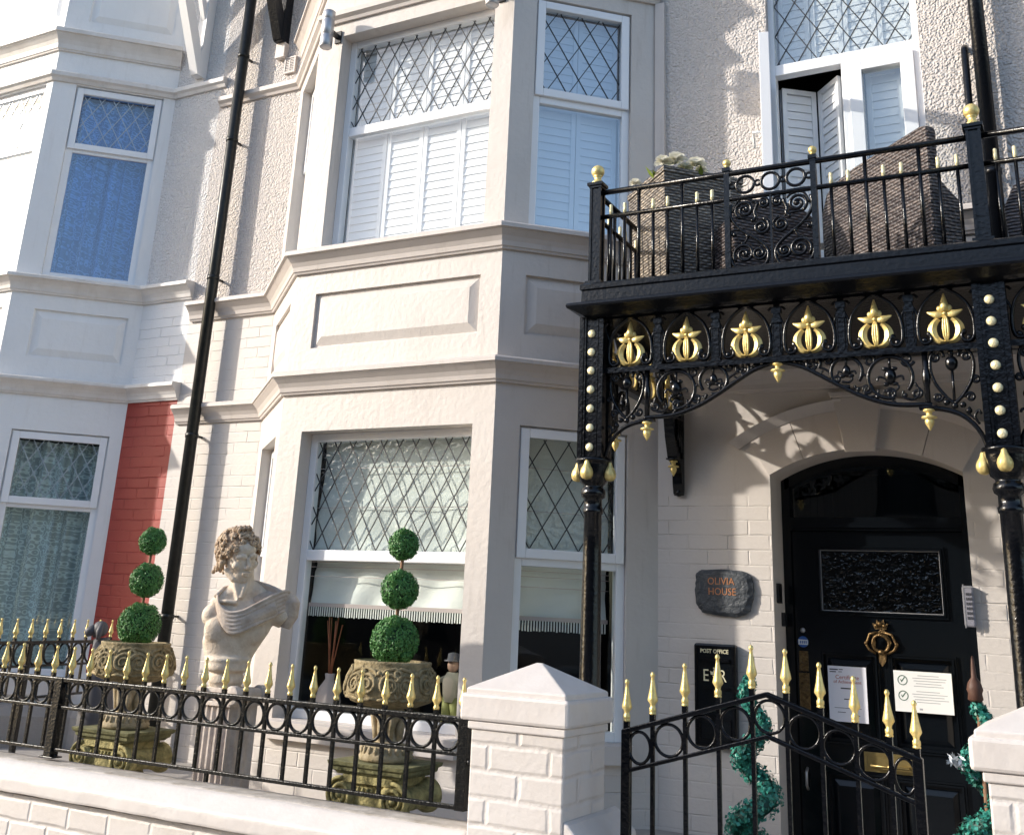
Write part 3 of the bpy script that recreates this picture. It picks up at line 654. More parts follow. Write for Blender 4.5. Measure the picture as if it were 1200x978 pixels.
# sticker
def disc(mb, x, z, r, y0, y1, n=24, ri=0):
    for k in range(n):
        a0, a1 = 2*pi*k/n, 2*pi*(k+1)/n
        if ri: mb.prism([(x+r*cos(a0), z+r*sin(a0)), (x+r*cos(a1), z+r*sin(a1)), (x+ri*cos(a1), z+ri*sin(a1)), (x+ri*cos(a0), z+ri*sin(a0))], y0, y1)
        else: mb.prism([(x+r*cos(a0), z+r*sin(a0)), (x+r*cos(a1), z+r*sin(a1)), (x, z)], y0, y1)
mb = MB(T); disc(mb, -1.369, 1.557, .028, -.0035, -.0015); st = tag(mb.build('round_sticker', 'blue_sticker'), 'small round blue and white sticker above the brass finger plate on the door', 'sticker')
mb = MB(T); mb.box(-1.394, -1.344, -.0042, -.0036, 1.542, 1.568); mb.build('white_band', 'paper_white', st)
mb = MB(T)
for k in range(4): mb.box(-1.386+k*.010, -1.380+k*.010, -.0048, -.0043, 1.548, 1.562)
mb.build('lettering', 'blue_sticker', st)
# ---- text helper
FONT = None
def text(body, size, m, mw, name, parent=None, ext=.0012, sx=1.0, bold=0):
    c = bpy.data.curves.new(name, 'FONT'); c.body = body; c.size = size; c.extrude = ext; c.align_x = 'CENTER'; c.align_y = 'CENTER'; c.offset = bold; c.resolution_u = 3
    o = bpy.data.objects.new(name, c); COL.objects.link(o); bpy.context.view_layer.update()
    me = bpy.data.meshes.new_from_object(o); bpy.data.objects.remove(o); me.materials.clear(); me.materials.append(M[m]); me.name = name
    me.transform(Matrix.Diagonal((sx, 1, 1, 1)))
    o = bpy.data.objects.new(name, me); COL.objects.link(o); R_ = Matrix.Rotation(radians(90), 4, 'X')
    me.transform(R_); me.transform(Matrix.Translation(Vector(mw)-(wloc(parent) if parent else Vector((0, 0, 0)))))
    if parent: o.parent = parent
    return o
# notices taped to the door
y = YD-.0285
nA = MB(); nA.box(-1.242, -1.049, y, y+.0012, 1.178, 1.446)
nA = tag(nA.build('certificate', 'paper_shaded'), 'shade tinted portrait certificate sheet taped to the left door panel', 'notice')
mb = MB()
for x0, x1, z, h in ((-1.232, -1.19, 1.432, .006), (-1.186, -1.165, 1.432, .004), (-1.232, -1.20, 1.420, .005), (-1.188, -1.17, 1.42, .003), (-1.18, -1.105, 1.342, .006), (-1.165, -1.13, 1.29, .005), (-1.215, -1.08, 1.245, .002), (-1.2, -1.16, 1.225, .003), (-1.13, -1.09, 1.212, .003)): mb.box(x0, x1, y-.0008, y-.0001, z-h, z)
mb.build('print_lines', 'ink', nA)
text('Certificate', .028, 'red_ink', (-1.145, y-.0008, 1.392), 'heading', nA, .0004); text('of Achievement', .022, 'red_ink', (-1.145, y-.0008, 1.370), 'heading', nA, .0004)
nB = MB(); nB.box(-.915, -.640, y, y+.0012, 1.250, 1.443)
nB = tag(nB.build('printed_notice', 'paper_white'), 'white landscape notice with two green tick circles on the right door panel', 'notice')
mb = MB()
for zz in (1.398, 1.325): 
    disc(mb, -.873, zz, .024, y-.0008, y-.0001, 20, .020)
    mb.prism([(-.884, zz+.002), (-.878, zz-.010), (-.860, zz+.014), (-.864, zz+.016), (-.878, zz-.002), (-.881, zz+.005)], y-.0008, y-.0001)
mb.build('tick_mark', 'green_ink', nB)
mb = MB()
for k, (a0, a1) in enumerate(((-.80, -.70), (-.825, -.665), (-.82, -.67), (-.81, -.69), (-.82, -.68), (0, 0), (-.81, -.70), (-.83, -.665), (-.825, -.68), (-.82, -.66), (-.81, -.70))):
    if a1: mb.box(a0, a1, y-.0008, y-.0001, 1.425-k*.0125-.003, 1.425-k*.0125)
mb.box(-.80, -.785, y-.0008, y-.0001, 1.262, 1.270)
mb.build('print_lines', 'ink_grey', nB)
# keypad / intercom at the right jamb
ik = thing('entry_keypad', (-.500, 5.77, 1.65), 'grey plastic entry keypad on the right jamb of the door', 'keypad')
mb = MB(); mb.box(-.535, -.485, YW-.035, YW+.02, 1.665, 1.855); mb.build('keypad_body', 'plastic_grey', ik, bevel=.008)
mb = MB(); mb.box(-.532, -.526, YW-.0365, YW-.0355, 1.66, 1.86); mb.box(-.53, -.486, YW-.037, YW-.0355, 1.845, 1.852); mb.build('keypad_trim', 'steel', ik)
mb = MB()
for i in range(3):
    for j in range(6): mb.box(-.519+i*.010, -.513+i*.010, YW-.038, YW-.0355, 1.70+j*.022, 1.712+j*.022)
mb.build('key_buttons', 'ink', ik)
# ---- balcony door assembly
Tw = Matrix.Translation((0, YW, 0)); d = .05
mb = MB(Tw); xa, xb = BD[0], BD[1]
mb.box(xa, xa+.035, d, d+.07, 3.16, 5.75); mb.box(xb-.04, xb, d, d+.07, 3.16, 5.75); mb.box(xa+.035, xb-.04, d, d+.07, 4.84, 4.91); mb.box(xa+.035, xb-.04, d, d+.07, 5.70, 5.75)
mb.box(-.968, -.925, d+.0, d+.07, 3.16, 4.84)
bd = mb.build('balcony_door', 'upvc', house, bevel=.003); bd['label'] = 'white balcony doors with leaded top light, left leaf open'
mb = MB(Tw); rim(mb, -.925, -.56, 3.17, 4.84, .075, d-.02, d+.05, .12); mb.build('door_leaf', 'upvc', bd, bevel=.003)
mb = MB(Tw); mb.box(-.85, -.635, d+.01, d+.016, 3.29, 4.765); mb.build('pane', 'glass_clear', bd)
mb = MB(Tw); mb.box(xa+.035, xb-.04, d+.03, d+.036, 4.91, 5.70); mb.build('pane', 'glass_clear', bd)
mb = MB(Tw); lattice(mb, xa+.035, xb-.04, 4.91, 5.70, d+.0295, .128, .215, .006); mb.build('leading', 'lead', bd)
shutters(Tw, bd, xa+.04, xb-.045, 4.92, 5.69, d+.10, 4); shutters(Tw, bd, -.85, -.64, 3.25, 4.80, d+.09, 1, .03)
# open outward leaf on the left, hinged at the left jamb, seen nearly edge on
Tl = frameT((-1.268, 5.22), (-1.405, 5.80)); mb = MB(Tl); rim(mb, .0, .59, 3.19, 4.78, .06, -.028, .028, .1); mb.build('door_leaf', 'upvc', bd, bevel=.003)
mb = MB(Tl); mb.box(.055, .535, -.004, .004, 3.28, 4.73); mb.build('pane', 'glass_clear', bd)
mb = MB(Tl); mb.tube([(.03, .03, 4.18), (.03, .07, 4.18), (.12, .07, 4.18), (.12, .07, 4.13)], .008, 8); mb.build('handle', 'upvc', bd)
# folded inner shutters behind the open side
for (P0, P1) in (((xa+.045, YW+.16), (-1.165, YW+.30)), ((-1.160, YW+.30), (-1.005, YW+.13))):
    Tq = frameT(P0, P1); shutters(Tq, bd, 0, (Vector(P1)-Vector(P0)).length, 3.2, 4.81, 0, 1, .03)
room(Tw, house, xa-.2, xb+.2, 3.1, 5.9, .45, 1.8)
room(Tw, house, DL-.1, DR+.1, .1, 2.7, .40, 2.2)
# vent
mb = MB(Tw); rim(mb, -5.245, -5.135, 5.655, 5.80, .012, -.022, .002); mb.box(-5.197, -5.187, -.02, .002, 5.667, 5.788)
for k in range(8): mb.box(-5.235, -5.197, -.018, .0, 5.672+k*.0148, 5.68+k*.0148); mb.box(-5.187, -5.145, -.018, .0, 5.672+k*.0148, 5.68+k*.0148)
mb.build('air_vent', 'smooth_trim', house)
# black gable brackets and white one
def gable_bracket(x, z, m, parent, drop=1.2):
    mb = MB(); mb.box(x-.042, x+.042, YW-.09, YW-.002, z, z+drop)
    mb.prism([(YW-.10, z+.006), (YW-.004, z+.006), (YW-.40, z+.95), (YW-.52, z+.95)], x-.040, x+.040, axis='x'); mb.prism([(YW-.05, z+.42), (YW-.0, z+.42), (YW-.2, z+.95), (YW-.26, z+.95)], x-.022, x+.022, axis='x')
    mb.box(x-.03, x+.03, YW-.62, YW-.0605, z+.95, z+1.03)
    mb.build('gable_bracket', m, parent)
gable_bracket(-5.285, 5.93, 'iron_satin', house)
mb = MB(Tw); mb.box(-5.33, -5.24, -.05, .002, 5.80, 5.93); mb.build('bracket_corbel', 'smooth_trim', house)
# top storey: eaves so the upper shadow is real
mb = MB(); mb.box(XP, XE, YW-.45, YW+3.5, 8.2, 8.3); mb.build('eaves', 'white_paint', house)
mb = MB(); mb.prism([(YW-.5, 8.3), (YW+4, 10.8), (YW+8.5, 8.3)], XP, XE, axis='x'); mb.build('roof', 'slate_roof', house)
mb = MB(); mb.box(XE-.01, XE, YW, YW+8, 0, 8.2); mb.box(XP, XE, YW+7.9, YW+8, 0, 8.2); mb.build('rear_wall', 'render', house)

# wall lights on the bay
def wall_light(x, yb, z, label):
    t = thing('wall_light', (x, yb, z), label, 'wall light', 'cylinder lights on the bay')
    mb = MB(); mb.lathe([(.038, z), (.043, z+.005), (.043, z+.085), (.040, z+.088), (.040, z+.093), (.043, z+.096), (.043, z+.205), (.040, z+.208), (.040, z+.213), (.043, z+.216), (.043, z+.275), (.038, z+.279)], (x, yb-.13, 0), 28); mb.build('light_tube', 'steel', t)
    mb = MB(); mb.box(x-.012+.0, x+.012, yb-.09, yb-.012, z+.13, z+.16); mb.box(x-.025, x+.025, yb-.012, yb, z+.10, z+.19); mb.build('wall_mount', 'black_plastic', t)
wall_light(-4.19, 5.13, 5.235, 'brushed steel cylinder light at the left corner of the upper bay window'); wall_light(-2.90, 5.13, 5.235, 'brushed steel cylinder light right of the upper bay window at the very top')

# downpipes
def pipe(x, z0, z1, r, label, m='downpipe', yo=.085, bends=None):
    t = thing('downpipe', (x, YW-yo, z0), label, 'downpipe')
    mb = MB(); mb.tube(bends or [(x, YW-yo, z0), (x, YW-yo, z1)], r, 14); mb.build('pipe', m, t)
    for z in (1.5, 2.75, 3.95, 5.1, 5.85, 6.6):
        if not z0 < z < z1: continue
        mb = MB(); mb.lathe([(r+.001, z-.012), (r+.005, z-.01), (r+.005, z+.02), (r+.001, z+.022)], (x, YW-yo, 0), 14); mb.box(x-.010, x+.010, YW-yo+r-.0, YW-.0, z, z+.014)
        mb.build('pipe_bracket', m, t)
pipe(-5.618, .6, 8.1, .043, 'tall black drainpipe on the party line beside the red wall', yo=.1)
pipe(-.205, 3.16, 8.1, .040, 'black drainpipe on the roughcast wall behind the balcony post', 'iron_satin', yo=.09)
mb = MB(); mb.tube([(-.30, YW-.06, 3.2), (-.285, YW-.06, 4.72), (-.285, YW-.03, 4.745), (-.285, YW+.0, 4.75)], .02, 10); tag(mb.build('conduit_pipe', 'iron_satin'), 'short thin black pipe with bent top beside the balcony drainpipe', 'pipe')

# ================================================================== NEIGHBOUR HOUSE
nb = thing('neighbour_house', (-7.5, 5.8, 0), 'white painted house on the left with bay window, lace curtains and red wall strip', 'house')
NJ, NC, NC2, NJ2 = (-6.43, 5.8), (-7.145, 5.13), (-9.2, 5.13), (-9.9, 5.8)
mb = MB(Tw); wall_skin(mb, -6.43, XP, 0, 1.09, []); mb.build('base_wall', 'white_render', nb)
mb = MB(Tw); wall_skin(mb, -6.43, XP, 1.09, 3.08, []); mb.build('red_wall', 'red_brick', nb)
mb = MB(Tw); wall_skin(mb, -6.43, XP, 3.08, 3.9, []); mb.build('white_brick_wall', 'white_brick', nb)
mb = MB(Tw); wall_skin(mb, -6.43, XP, 3.9, 8.2, []); wall_skin(mb, -14, -9.9, 0, 8.2, []); mb.build('roughcast_wall', 'white_roughcast', nb)
NLO = (1.05, 2.785); NUP = (3.985, 5.665)
nf = [(NJ2, NC2, (.18, .80)), (NC2, NC, (.2, 1.98)), (NC, NJ, (.185, .885))]
TA, TB, TC = bay(nb, nf, 0, 8.2, NLO, NUP, (3.345, 3.725), 'white_render', 'white_trim', upper=(6.27, 7.0))
for pr_, zz in ((corn(3.05, 3.18, .092), 'c'), (corn(3.845, 3.98, .10), 'd'), (corn(5.955, 6.14, .10), 'e')):
    path = [NJ2, NC2, NC, NJ, (XP+.01, YW)] if zz != 'e' else [NJ2, NC2, NC, NJ]
    mb = MB(); mb.sweep(pr_, path); mb.build('cornice', 'white_trim', nb)
mb = MB(); mb.sweep([(0, 5.675), (.018, 5.675), (.03, 5.70), (.05, 5.715), (.052, 5.745), (.04, 5.76), (0, 5.765)], [NJ2, NC2, NC, NJ, (XP+.05, YW)]); mb.build('string_course', 'white_trim', nb)
def curtain(T, win, a, b, z0, z1, d):
    mb = MB(T); mb.smooth = True; n = 90; A = []; B = []
    for i in range(n+1):
        u = a+(b-a)*i/n; f = .035*sin(u*42+1.5*sin(u*11))+.014*sin(u*83)
        A.append(mb.pt((u, d+f, z0))); B.append(mb.pt((u, d+f*.8, z1)))
    for i in range(n): mb.face((A[i], A[i+1], B[i+1], B[i]))
    o = mb.build('lace_curtain', 'lace', win)
    uvl = o.data.uv_layers[0]
    for p in o.data.polygons:
        for li in p.loop_indices:
            v_ = o.data.vertices[o.data.loops[li].vertex_index].co; uvl.data[li].uv = ((v_.x)*1.4, v_.z)
    return o
for T, (wa, wb), bl in ((TC, (.185, .885), 1), (TB, (.2, 1.98), 0), (TA, (.18, .8), 1)):
    w1 = window(T, nb, wa, wb, *NLO, (2.215, 2.265), d=.03, sash=bl, glass='glass_grey', leadw=(.105, .18), leadmat='lead_pale', fr=.055); curtain(T, w1, wa+.05, wb-.05, 1.1, 2.72, .14)
    w2 = window(T, nb, wa, wb, *NUP, (5.075, 5.125), d=.03, sash=bl, glass='glass_sky_deep' if bl else 'glass_clear', leadw=(.115, .20), leadmat='lead_pale', fr=.055)
    if bl: curtain(T, w2, wa+.05, wb-.05, 4.03, 5.6, .14)
    else: shutters(T, w2, wa+.06, wb-.06, 4.03, 5.6, .14, 4)
    mb = MB(T); mb.box(wa-.03, wb+.03, -.045, .0, .93, 1.045); mb.build('window_sill', 'white_trim', nb, bevel=.006)
mb = MB()
pl = [(-9.7, 6.0), (-9.1, 5.5), (-7.2, 5.5), (-6.5, 6.0), (-6.5, 8.2), (-9.7, 8.2)]
for z0, z1 in ((.7, 2.9), (3.8, 5.8)):
    A = [mb.pt((x, y, z0)) for x, y in pl]; B = [mb.pt((x, y, z1)) for x, y in pl]; mb.face(A); mb.face(B)
    for i in (3, 4, 5): mb.face((A[i], A[(i+1) % 6], B[(i+1) % 6], B[i]))
mb.build('room_lining', 'dark_room', nb)
gable_bracket(-6.15, 5.80, 'white_paint', nb)
mb = MB(Tw); mb.box(-6.20, -6.10, -.03, .002, 5.765, 5.80); mb.build('bracket_corbel', 'white_trim', nb)
mb = MB(); mb.box(-14, XP, YW-.45, YW+3.5, 8.2, 8.3); mb.build('eaves', 'white_paint', nb)
mb = MB(); mb.prism([(YW-.5, 8.3), (YW+4, 10.8), (YW+8.5, 8.3)], -14, XP, axis='x'); mb.build('roof', 'slate_roof', nb)

# ================================================================== OPPOSITE SIDE OF THE STREET (seen in reflections)
for i in range(7):
    x0 = -26+i*7
    h = thing('opposite_house', (x0+3.5, -12, 0), 'dark brick terraced house across the street, mirrored in the windows', 'house', 'houses across the street')
    mb = MB(Matrix(((-1, 0, 0, x0+7), (0, -1, 0, -11.4), (0, 0, 1, 0), (0, 0, 0, 1))))
    holes = [(1, 3, 1, 2.6), (1, 3, 4, 5.6), (4.6, 5.6, .1, 2.4), (4.5, 5.7, 4, 5.6)]
    wall_skin(mb, 0, 7, 0, 6.6, holes, .15); mb.build('wall', 'opp_brick', h)
    mb = MB(); mb.prism([(-11.2, 6.6), (-15, 8.8), (-19, 6.6)], x0, x0+7, axis='x'); mb.build('roof', 'slate_roof', h)
    for hh in holes:
        mb = MB(Matrix(((-1, 0, 0, x0+7), (0, -1, 0, -11.4), (0, 0, 1, 0), (0, 0, 0, 1)))); mb.box(hh[0], hh[1], .15, .2, hh[2], hh[3]); rim(mb, hh[0], hh[1], hh[2], hh[3], .08, .08, .149); mb.build('window', 'dark_room', h)
# >>>PART2

# ================================================================== CAST IRON PORCH AND BALCONY
def rep(tmpl, offs, sub=True):
    """copy a part (and its sub-parts) of the same thing to further offsets"""
    out = []; base = tmpl.location.copy(); kids = [x for x in bpy.data.objects if x.parent == tmpl]
    for o_ in offs:
        c = tmpl.copy(); COL.objects.link(c); c.location = base+Vector(o_); out.append(c)
        for k_ in kids:
            kc = k_.copy(); COL.objects.link(kc); kc.parent = c
    return out
porch = thing('porch_balcony', (-1.1, 4.57, 0), 'black cast iron porch with gold ornaments carrying a railed balcony over the front door', 'balcony')
YP = 4.57; XA, XB, XD = -1.965, -.225, 1.515
def build_column(cx):
    mb = MB(); c = (cx, YP, 0)
    mb.lathe([(.085, .06), (.085, .3), (.07, .34), (.058, .38), (.056, .9), (.058, .93), (.051, .96), (.0415, 1.9), (.041, 2.07), (.046, 2.075), (.047, 2.095), (.042, 2.10), (.041, 2.14), (.054, 2.15), (.058, 2.165), (.054, 2.185), (.045, 2.192), (.046, 2.202), (.062, 2.215), (.072, 2.25), (.077, 2.29), (.078, 2.305), (.085, 2.308), (.085, 2.322), (.05, 2.326)], c, 28)
    # square fluted upper pier: core plus raised edge mouldings on each face
    h = .052
    mb.box(cx-h, cx+h, YP-h, YP+h, 2.32, 3.0)
    for sx in (-1, 1):
        for yy in (-1, 1):
            mb.box(cx+sx*(h-.002)-.011, cx+sx*(h-.002)+.011, YP+yy*(h-.002)-.011, YP+yy*(h-.002)+.011, 2.325, 3.0)
            mb.box(cx+sx*.031-.004, cx+sx*.031+.004, YP+yy*(h+.004)-.004, YP+yy*(h+.004)+.004, 2.33, 3.0)
            mb.box(cx+yy*(h+.004)-.004, cx+yy*(h+.004)+.004, YP+sx*.031-.004, YP+sx*.031+.004, 2.33, 3.0)
    return mb.build('column', 'iron', porch)
colm = build_column(XA)
for k in range(7):
    mb = MB(); mb.sphere((XA, YP-.055, 2.372+k*.0905), .0195, .012, .0195, 14, 8); mb.build('gold_stud', 'gold_cream', colm)
for ax, ay in ((0, -1), (-1, 0), (1, 0), (0, 1)):
    mb = MB(); c = (XA+ax*.080, YP+ay*.080, 0)
    mb.lathe([(.006, 2.310), (.010, 2.304), (.011, 2.298), (.016, 2.285), (.025, 2.270), (.029, 2.254), (.027, 2.238), (.019, 2.226), (.006, 2.221)], c, 24, 9, .08); mb.build('gold_bulb', 'gold', colm)
rep(colm, [(XB-XA, 0, 0), (XD-XA, 0, 0)])

# frieze with gold lilies: local u along, d in depth, z up
def lily(T, uc, parent, name='lily_ornament'):
    mb = MB(T); z0 = 2.757
    for s_ in (-1, 1):
        P = []; Q = []
        for k in range(17):
            a = radians(-84+k*(84+60)/16)
            P.append((uc+s_*.071*cos(a), max(z0, z0+.056+.062*sin(a)))); Q.append((uc+s_*.036*cos(a), max(z0+.006, z0+.058+.047*sin(a))))
        for k in range(16):
            m0 = ((P[k][0]+Q[k][0])/2, (P[k][1]+Q[k][1])/2); m1 = ((P[k+1][0]+Q[k+1][0])/2, (P[k+1][1]+Q[k+1][1])/2)
            R_ = [(P[k], P[k+1], -.002, -.002), (m0, m1, -.013, -.013), (Q[k], Q[k+1], -.004, -.004), (Q[k], Q[k+1], .004, .004), (P[k], P[k+1], .004, .004)]
            ids = [(mb.pt((a_[0], d0, a_[1])), mb.pt((b_[0], d1, b_[1]))) for a_, b_, d0, d1 in R_]
            for q_ in range(5): mb.face((ids[q_][0], ids[q_][1], ids[(q_+1) % 5][1], ids[(q_+1) % 5][0]))
    mb.smooth = True
    for s_, wd in ((-1, .0055), (0, .0065), (1, .0055)):
        mb.tube([(uc+s_*.002, -.006, z0+.004), (uc+s_*.008, -.011, z0+.03), (uc+s_*.0095, -.013, z0+.06), (uc+s_*.0075, -.011, z0+.095), (uc+s_*.002, -.008, z0+.118)], [.003, wd*.9, wd, wd*.9, .004], 8)
    for s_ in (-1, 1):
        mb.tube(cr([(uc+s_*.002, -.006, z0+.124), (uc+s_*.026, -.010, z0+.121), (uc+s_*.046, -.009, z0+.126), (uc+s_*.070, -.004, z0+.137)]), [.009, .010, .012, .014, .0155, .016, .0155, .014, .012, .0095, .007, .004, .001], 8, sx=.45)
        mb.sphere((uc+s_*.016, -.007, z0+.147), .0145, .009, .0155, 12, 8)
    mb.sphere((uc, -.012, z0+.124), .0085)
    mb.tube([(uc, -.010, z0+.134), (uc, -.010, z0+.152), (uc, -.008, z0+.172), (uc, -.005, z0+.192), (uc, -.002, z0+.212)], [.014, .018, .0145, .009, .003], 12)
    return mb.build(name, 'gold', parent)
def ogive(mb, uc):
    for s_ in (-1, 1):
        mb.tube(cr([(uc+s_*x, 0, z) for x, z in ((.066, 2.800), (.058, 2.785), (.062, 2.768), (.085, 2.760), (.103, 2.778), (.108, 2.82), (.103, 2.87), (.085, 2.92), (.05, 2.962), (.0, 2.997))]), .0085, 7, sx=1.6)
        mb.tube(cr([(uc+s_*x, .0, z) for x, z in ((.104, 2.87), (.112, 2.90), (.125, 2.93), (.128, 2.96), (.115, 2.975), (.10, 2.962))]), .006, 6)
        for xx, zz in ((.066, 2.800), (.085, 2.775)): mb.sphere((uc+s_*xx, 0, zz), .012, .010, .014)
def frieze_baluster(mb, u):
    for a, z0, z1 in ((.020, 2.748, 2.765), (.013, 2.765, 2.90), (.020, 2.90, 2.925), (.014, 2.925, 2.945), (.020, 2.945, 2.975), (.012, 2.975, 3.0)): mb.box(u-a, u+a, -a*.8, a*.8, z0, z1)
    for s_ in (-1, 1): mb.box(u+s_*.019-.003, u+s_*.019+.003, -.006, .006, 2.765, 2.90)
def pendant(T, u, ztop, parent):
    mb = MB(T); c = T @ Vector((u, 0, 0)); mb.T = None
    mb.lathe([(.006, ztop), (.022, ztop-.002), (.024, ztop-.008), (.013, ztop-.012), (.011, ztop-.026), (.030, ztop-.031), (.031, ztop-.037), (.014, ztop-.040), (.019, ztop-.048), (.016, ztop-.062), (.007, ztop-.078), (.002, ztop-.088)], (c.x, c.y, 0), 18)
    return mb.build('gold_pendant', 'gold', parent)
def spandrel(T, u0, s, parent, full=True):
    """scrollwork bracket; u0 = column face, s = +1 growing to +u"""
    mb = MB(T); U = lambda x: u0+s*x
    tb = lambda pts, r=.008, n=8, sx=1.3: mb.tube(cr([(U(x), 0, z) for x, z in pts]), r, n, sx=sx)
    # quarter arch up to the pendant, then the long shallow arch
    tb([(.0, 2.33), (.014, 2.375), (.045, 2.425), (.09, 2.463), (.15, 2.485), (.215, 2.492)], .010)
    mb.tube([(U(.205), 0, 2.498), (U(.205), 0, 2.745)], .012, 8); mb.sphere((U(.205), 0, 2.62), .017, .017, .05)
    mb.box(min(U(.17), U(.24)), max(U(.17), U(.24)), -.018, .018, 2.488, 2.499)
    if full:
        tb([(.19, 2.505), (.24, 2.508), (.30, 2.510), (.37, 2.522), (.46, 2.555), (.55, 2.605), (.63, 2.655), (.70, 2.695), (.78, 2.722), (.84, 2.735)], .010)
        rings = (((.345), 2.628, .088), ((.520), 2.662, .064), ((.655), 2.705, .028))
    else: rings = (((.30), 2.64, .07),)
    for x, z, r in rings:
        tb([(x+r*cos(a*pi/9), z+r*sin(a*pi/9)) for a in range(-5, 12)], .0085)
        mb.sphere((U(x+.0), 0, z+r*.05), r*.28, r*.28, r*.42); tb([(x, z+r), (x, z+r*.4)], .006)
        for w_ in (-1, 1): tb([(x+w_*r*.1, z-r*.1), (x+w_*r*.5, z+r*.05), (x+w_*r*.6, z-r*.15)], .005)
        tb([(x, z-r*.2), (x-r*.35, z-r*.45), (x-r*.1, z-r*.7), (x+r*.35, z-r*.62)], .0055)
    if full:
        # S curls linking the rings
        tb([(.435, 2.60), (.452, 2.57), (.43, 2.55), (.40, 2.56), (.395, 2.58)], .005); tb([(.43, 2.63), (.445, 2.645), (.458, 2.64)], .006)
        tb([(.585, 2.66), (.60, 2.675), (.628, 2.69)], .006); tb([(.49, 2.60), (.478, 2.575), (.487, 2.565)], .0065)
        tb([(.25, 2.60), (.235, 2.56), (.26, 2.53), (.30, 2.545), (.295, 2.57)], .0055); tb([(.33, 2.52), (.345, 2.54), (.33, 2.555)], .006)
        tb([(.69, 2.70), (.715, 2.725), (.75, 2.735)], .006); tb([(.60, 2.64), (.625, 2.66), (.615, 2.675)], .005)
        for x, z in ((.40, 2.55), (.335, 2.55), (.29, 2.55), (.71, 2.715), (.475, 2.585)): mb.sphere((U(x), 0, z), .010)
    if full:
        for x_, z_, r_, a_, tn in ((.275, 2.70, .030, 200, 1.4), (.425, 2.705, .028, 20, 1.5), (.44, 2.585, .024, 100, 1.5), (.595, 2.715, .022, 0, 1.3), (.245, 2.555, .022, 90, 1.5), (.56, 2.632, .018, 260, 1.4), (.72, 2.722, .014, 0, 1.3), (.345, 2.56, .020, 30, 1.4)):
            mb.tube([(U(p[0]), 0, p[2]) for p in spiral((x_, z_), r_, .005, a_, tn, 0)], .0072, 6)
        for x_, z_ in ((.345, 2.60), (.345, 2.665), (.52, 2.645), (.655, 2.70)): mb.sphere((U(x_-.018), 0, z_), .014, .010, .009); mb.sphere((U(x_+.018), 0, z_), .014, .010, .009)
    for x_, z_, r_, a_, tn in ((.05, 2.70, .020, 90, 1.4), (.165, 2.70, .020, 90, -1.4), (.045, 2.53, .020, 0, 1.3), (.165, 2.535, .018, 180, 1.4), (.02, 2.60, .016, 0, 1.4)):
        mb.tube([(U(p[0]), 0, p[2]) for p in spiral((x_, z_), r_, .005, a_, tn, 0)], .0068, 6)
    # lyre with a bud on a stem
    x = .105
    for w_ in (-1, 1): tb([(x+w_*a, z) for a, z in ((.0, 2.505), (.03, 2.535), (.066, 2.59), (.082, 2.65), (.078, 2.70), (.058, 2.728), (.035, 2.722), (.028, 2.70))], .0075)
    tb([(x, 2.50), (x, 2.655)], .006); mb.sphere((U(x), 0, 2.672), .025, .022, .032); mb.sphere((U(x), 0, 2.715), .012, .012, .018)
    for a, z in ((-.03, 2.50), (.0, 2.497), (.03, 2.512), (-.05, 2.475)): mb.sphere((U(x+a), 0, z), .013)
    tb([(.02, 2.42), (.035, 2.45), (.02, 2.475), (.01, 2.46)], .0055); tb([(.035, 2.44), (.06, 2.47), (.05, 2.49)], .005)
    return mb.build('scroll_bracket', 'iron', parent)
TFp = Matrix.Translation((0, YP-.01, 0))
def frieze(T, ua, ub, lilies, parent):
    mb = MB(T)
    mb.box(ua, ub, -.020, .020, 2.728, 2.748); mb.box(ua, ub, -.026, .026, 2.722, 2.729); mb.box(ua, ub, -.022, .022, 2.985, 3.01)
    for u in lilies: ogive(mb, u)
    L_ = sorted(lilies)
    for a, b in zip(L_, L_[1:]): frieze_baluster(mb, (a+b)/2)
    mb.build('frieze', 'iron', parent)
    for u in lilies: lily(T, u, parent)
lil = [-1.784+.277*k for k in range(6)]
frieze(TFp, -1.91, -.28, lil, porch)
frieze(TFp, -.17, 1.46, [-.225-.181+.362+.277*k for k in range(6)], porch)
TS = frameT((XA, YW), (XA, YP)); frieze(TS, .0, 1.17, [.185+.277*k for k in range(4)], porch)
spandrel(TFp, -1.905, 1, porch); spandrel(TFp, -.285, -1, porch); spandrel(TFp, -.165, 1, porch); spandrel(TS, 1.175, -1, porch, False)
for u in (-1.70, -.49, .04): pendant(TFp, u, 2.488, porch)
pendant(TFp, -1.095, 2.722, porch); pendant(TS, .97, 2.488, porch)
# wall bracket with its pendant
mb = MB(TS); mb.prism([(.002, 3.0), (.002, 2.33), (.012, 2.30), (.03, 2.31), (.045, 2.36), (.05, 2.42), (.075, 2.47), (.12, 2.49), (.13, 2.50), (.17, 2.60), (.20, 2.72), (.20, 2.728), (.06, 2.728), (.06, 3.0)], -.028, .028, axis='y')
for k in range(4): mb.tube([(.045+k*.028, -.032, 2.50+k*.03), (.05+k*.028, -.036, 2.62), (.055+k*.028, -.032, 2.71)], .007, 6)
for k in range(4): mb.tube([(.045+k*.028, .032, 2.50+k*.03), (.05+k*.028, .036, 2.62), (.055+k*.028, .032, 2.71)], .007, 6)
mb.sphere((.02, 0, 2.315), .022); mb.box(.07, .15, -.03, .03, 2.484, 2.492); mb.build('wall_bracket', 'iron', porch)
pendant(TS, .11, 2.483, porch)
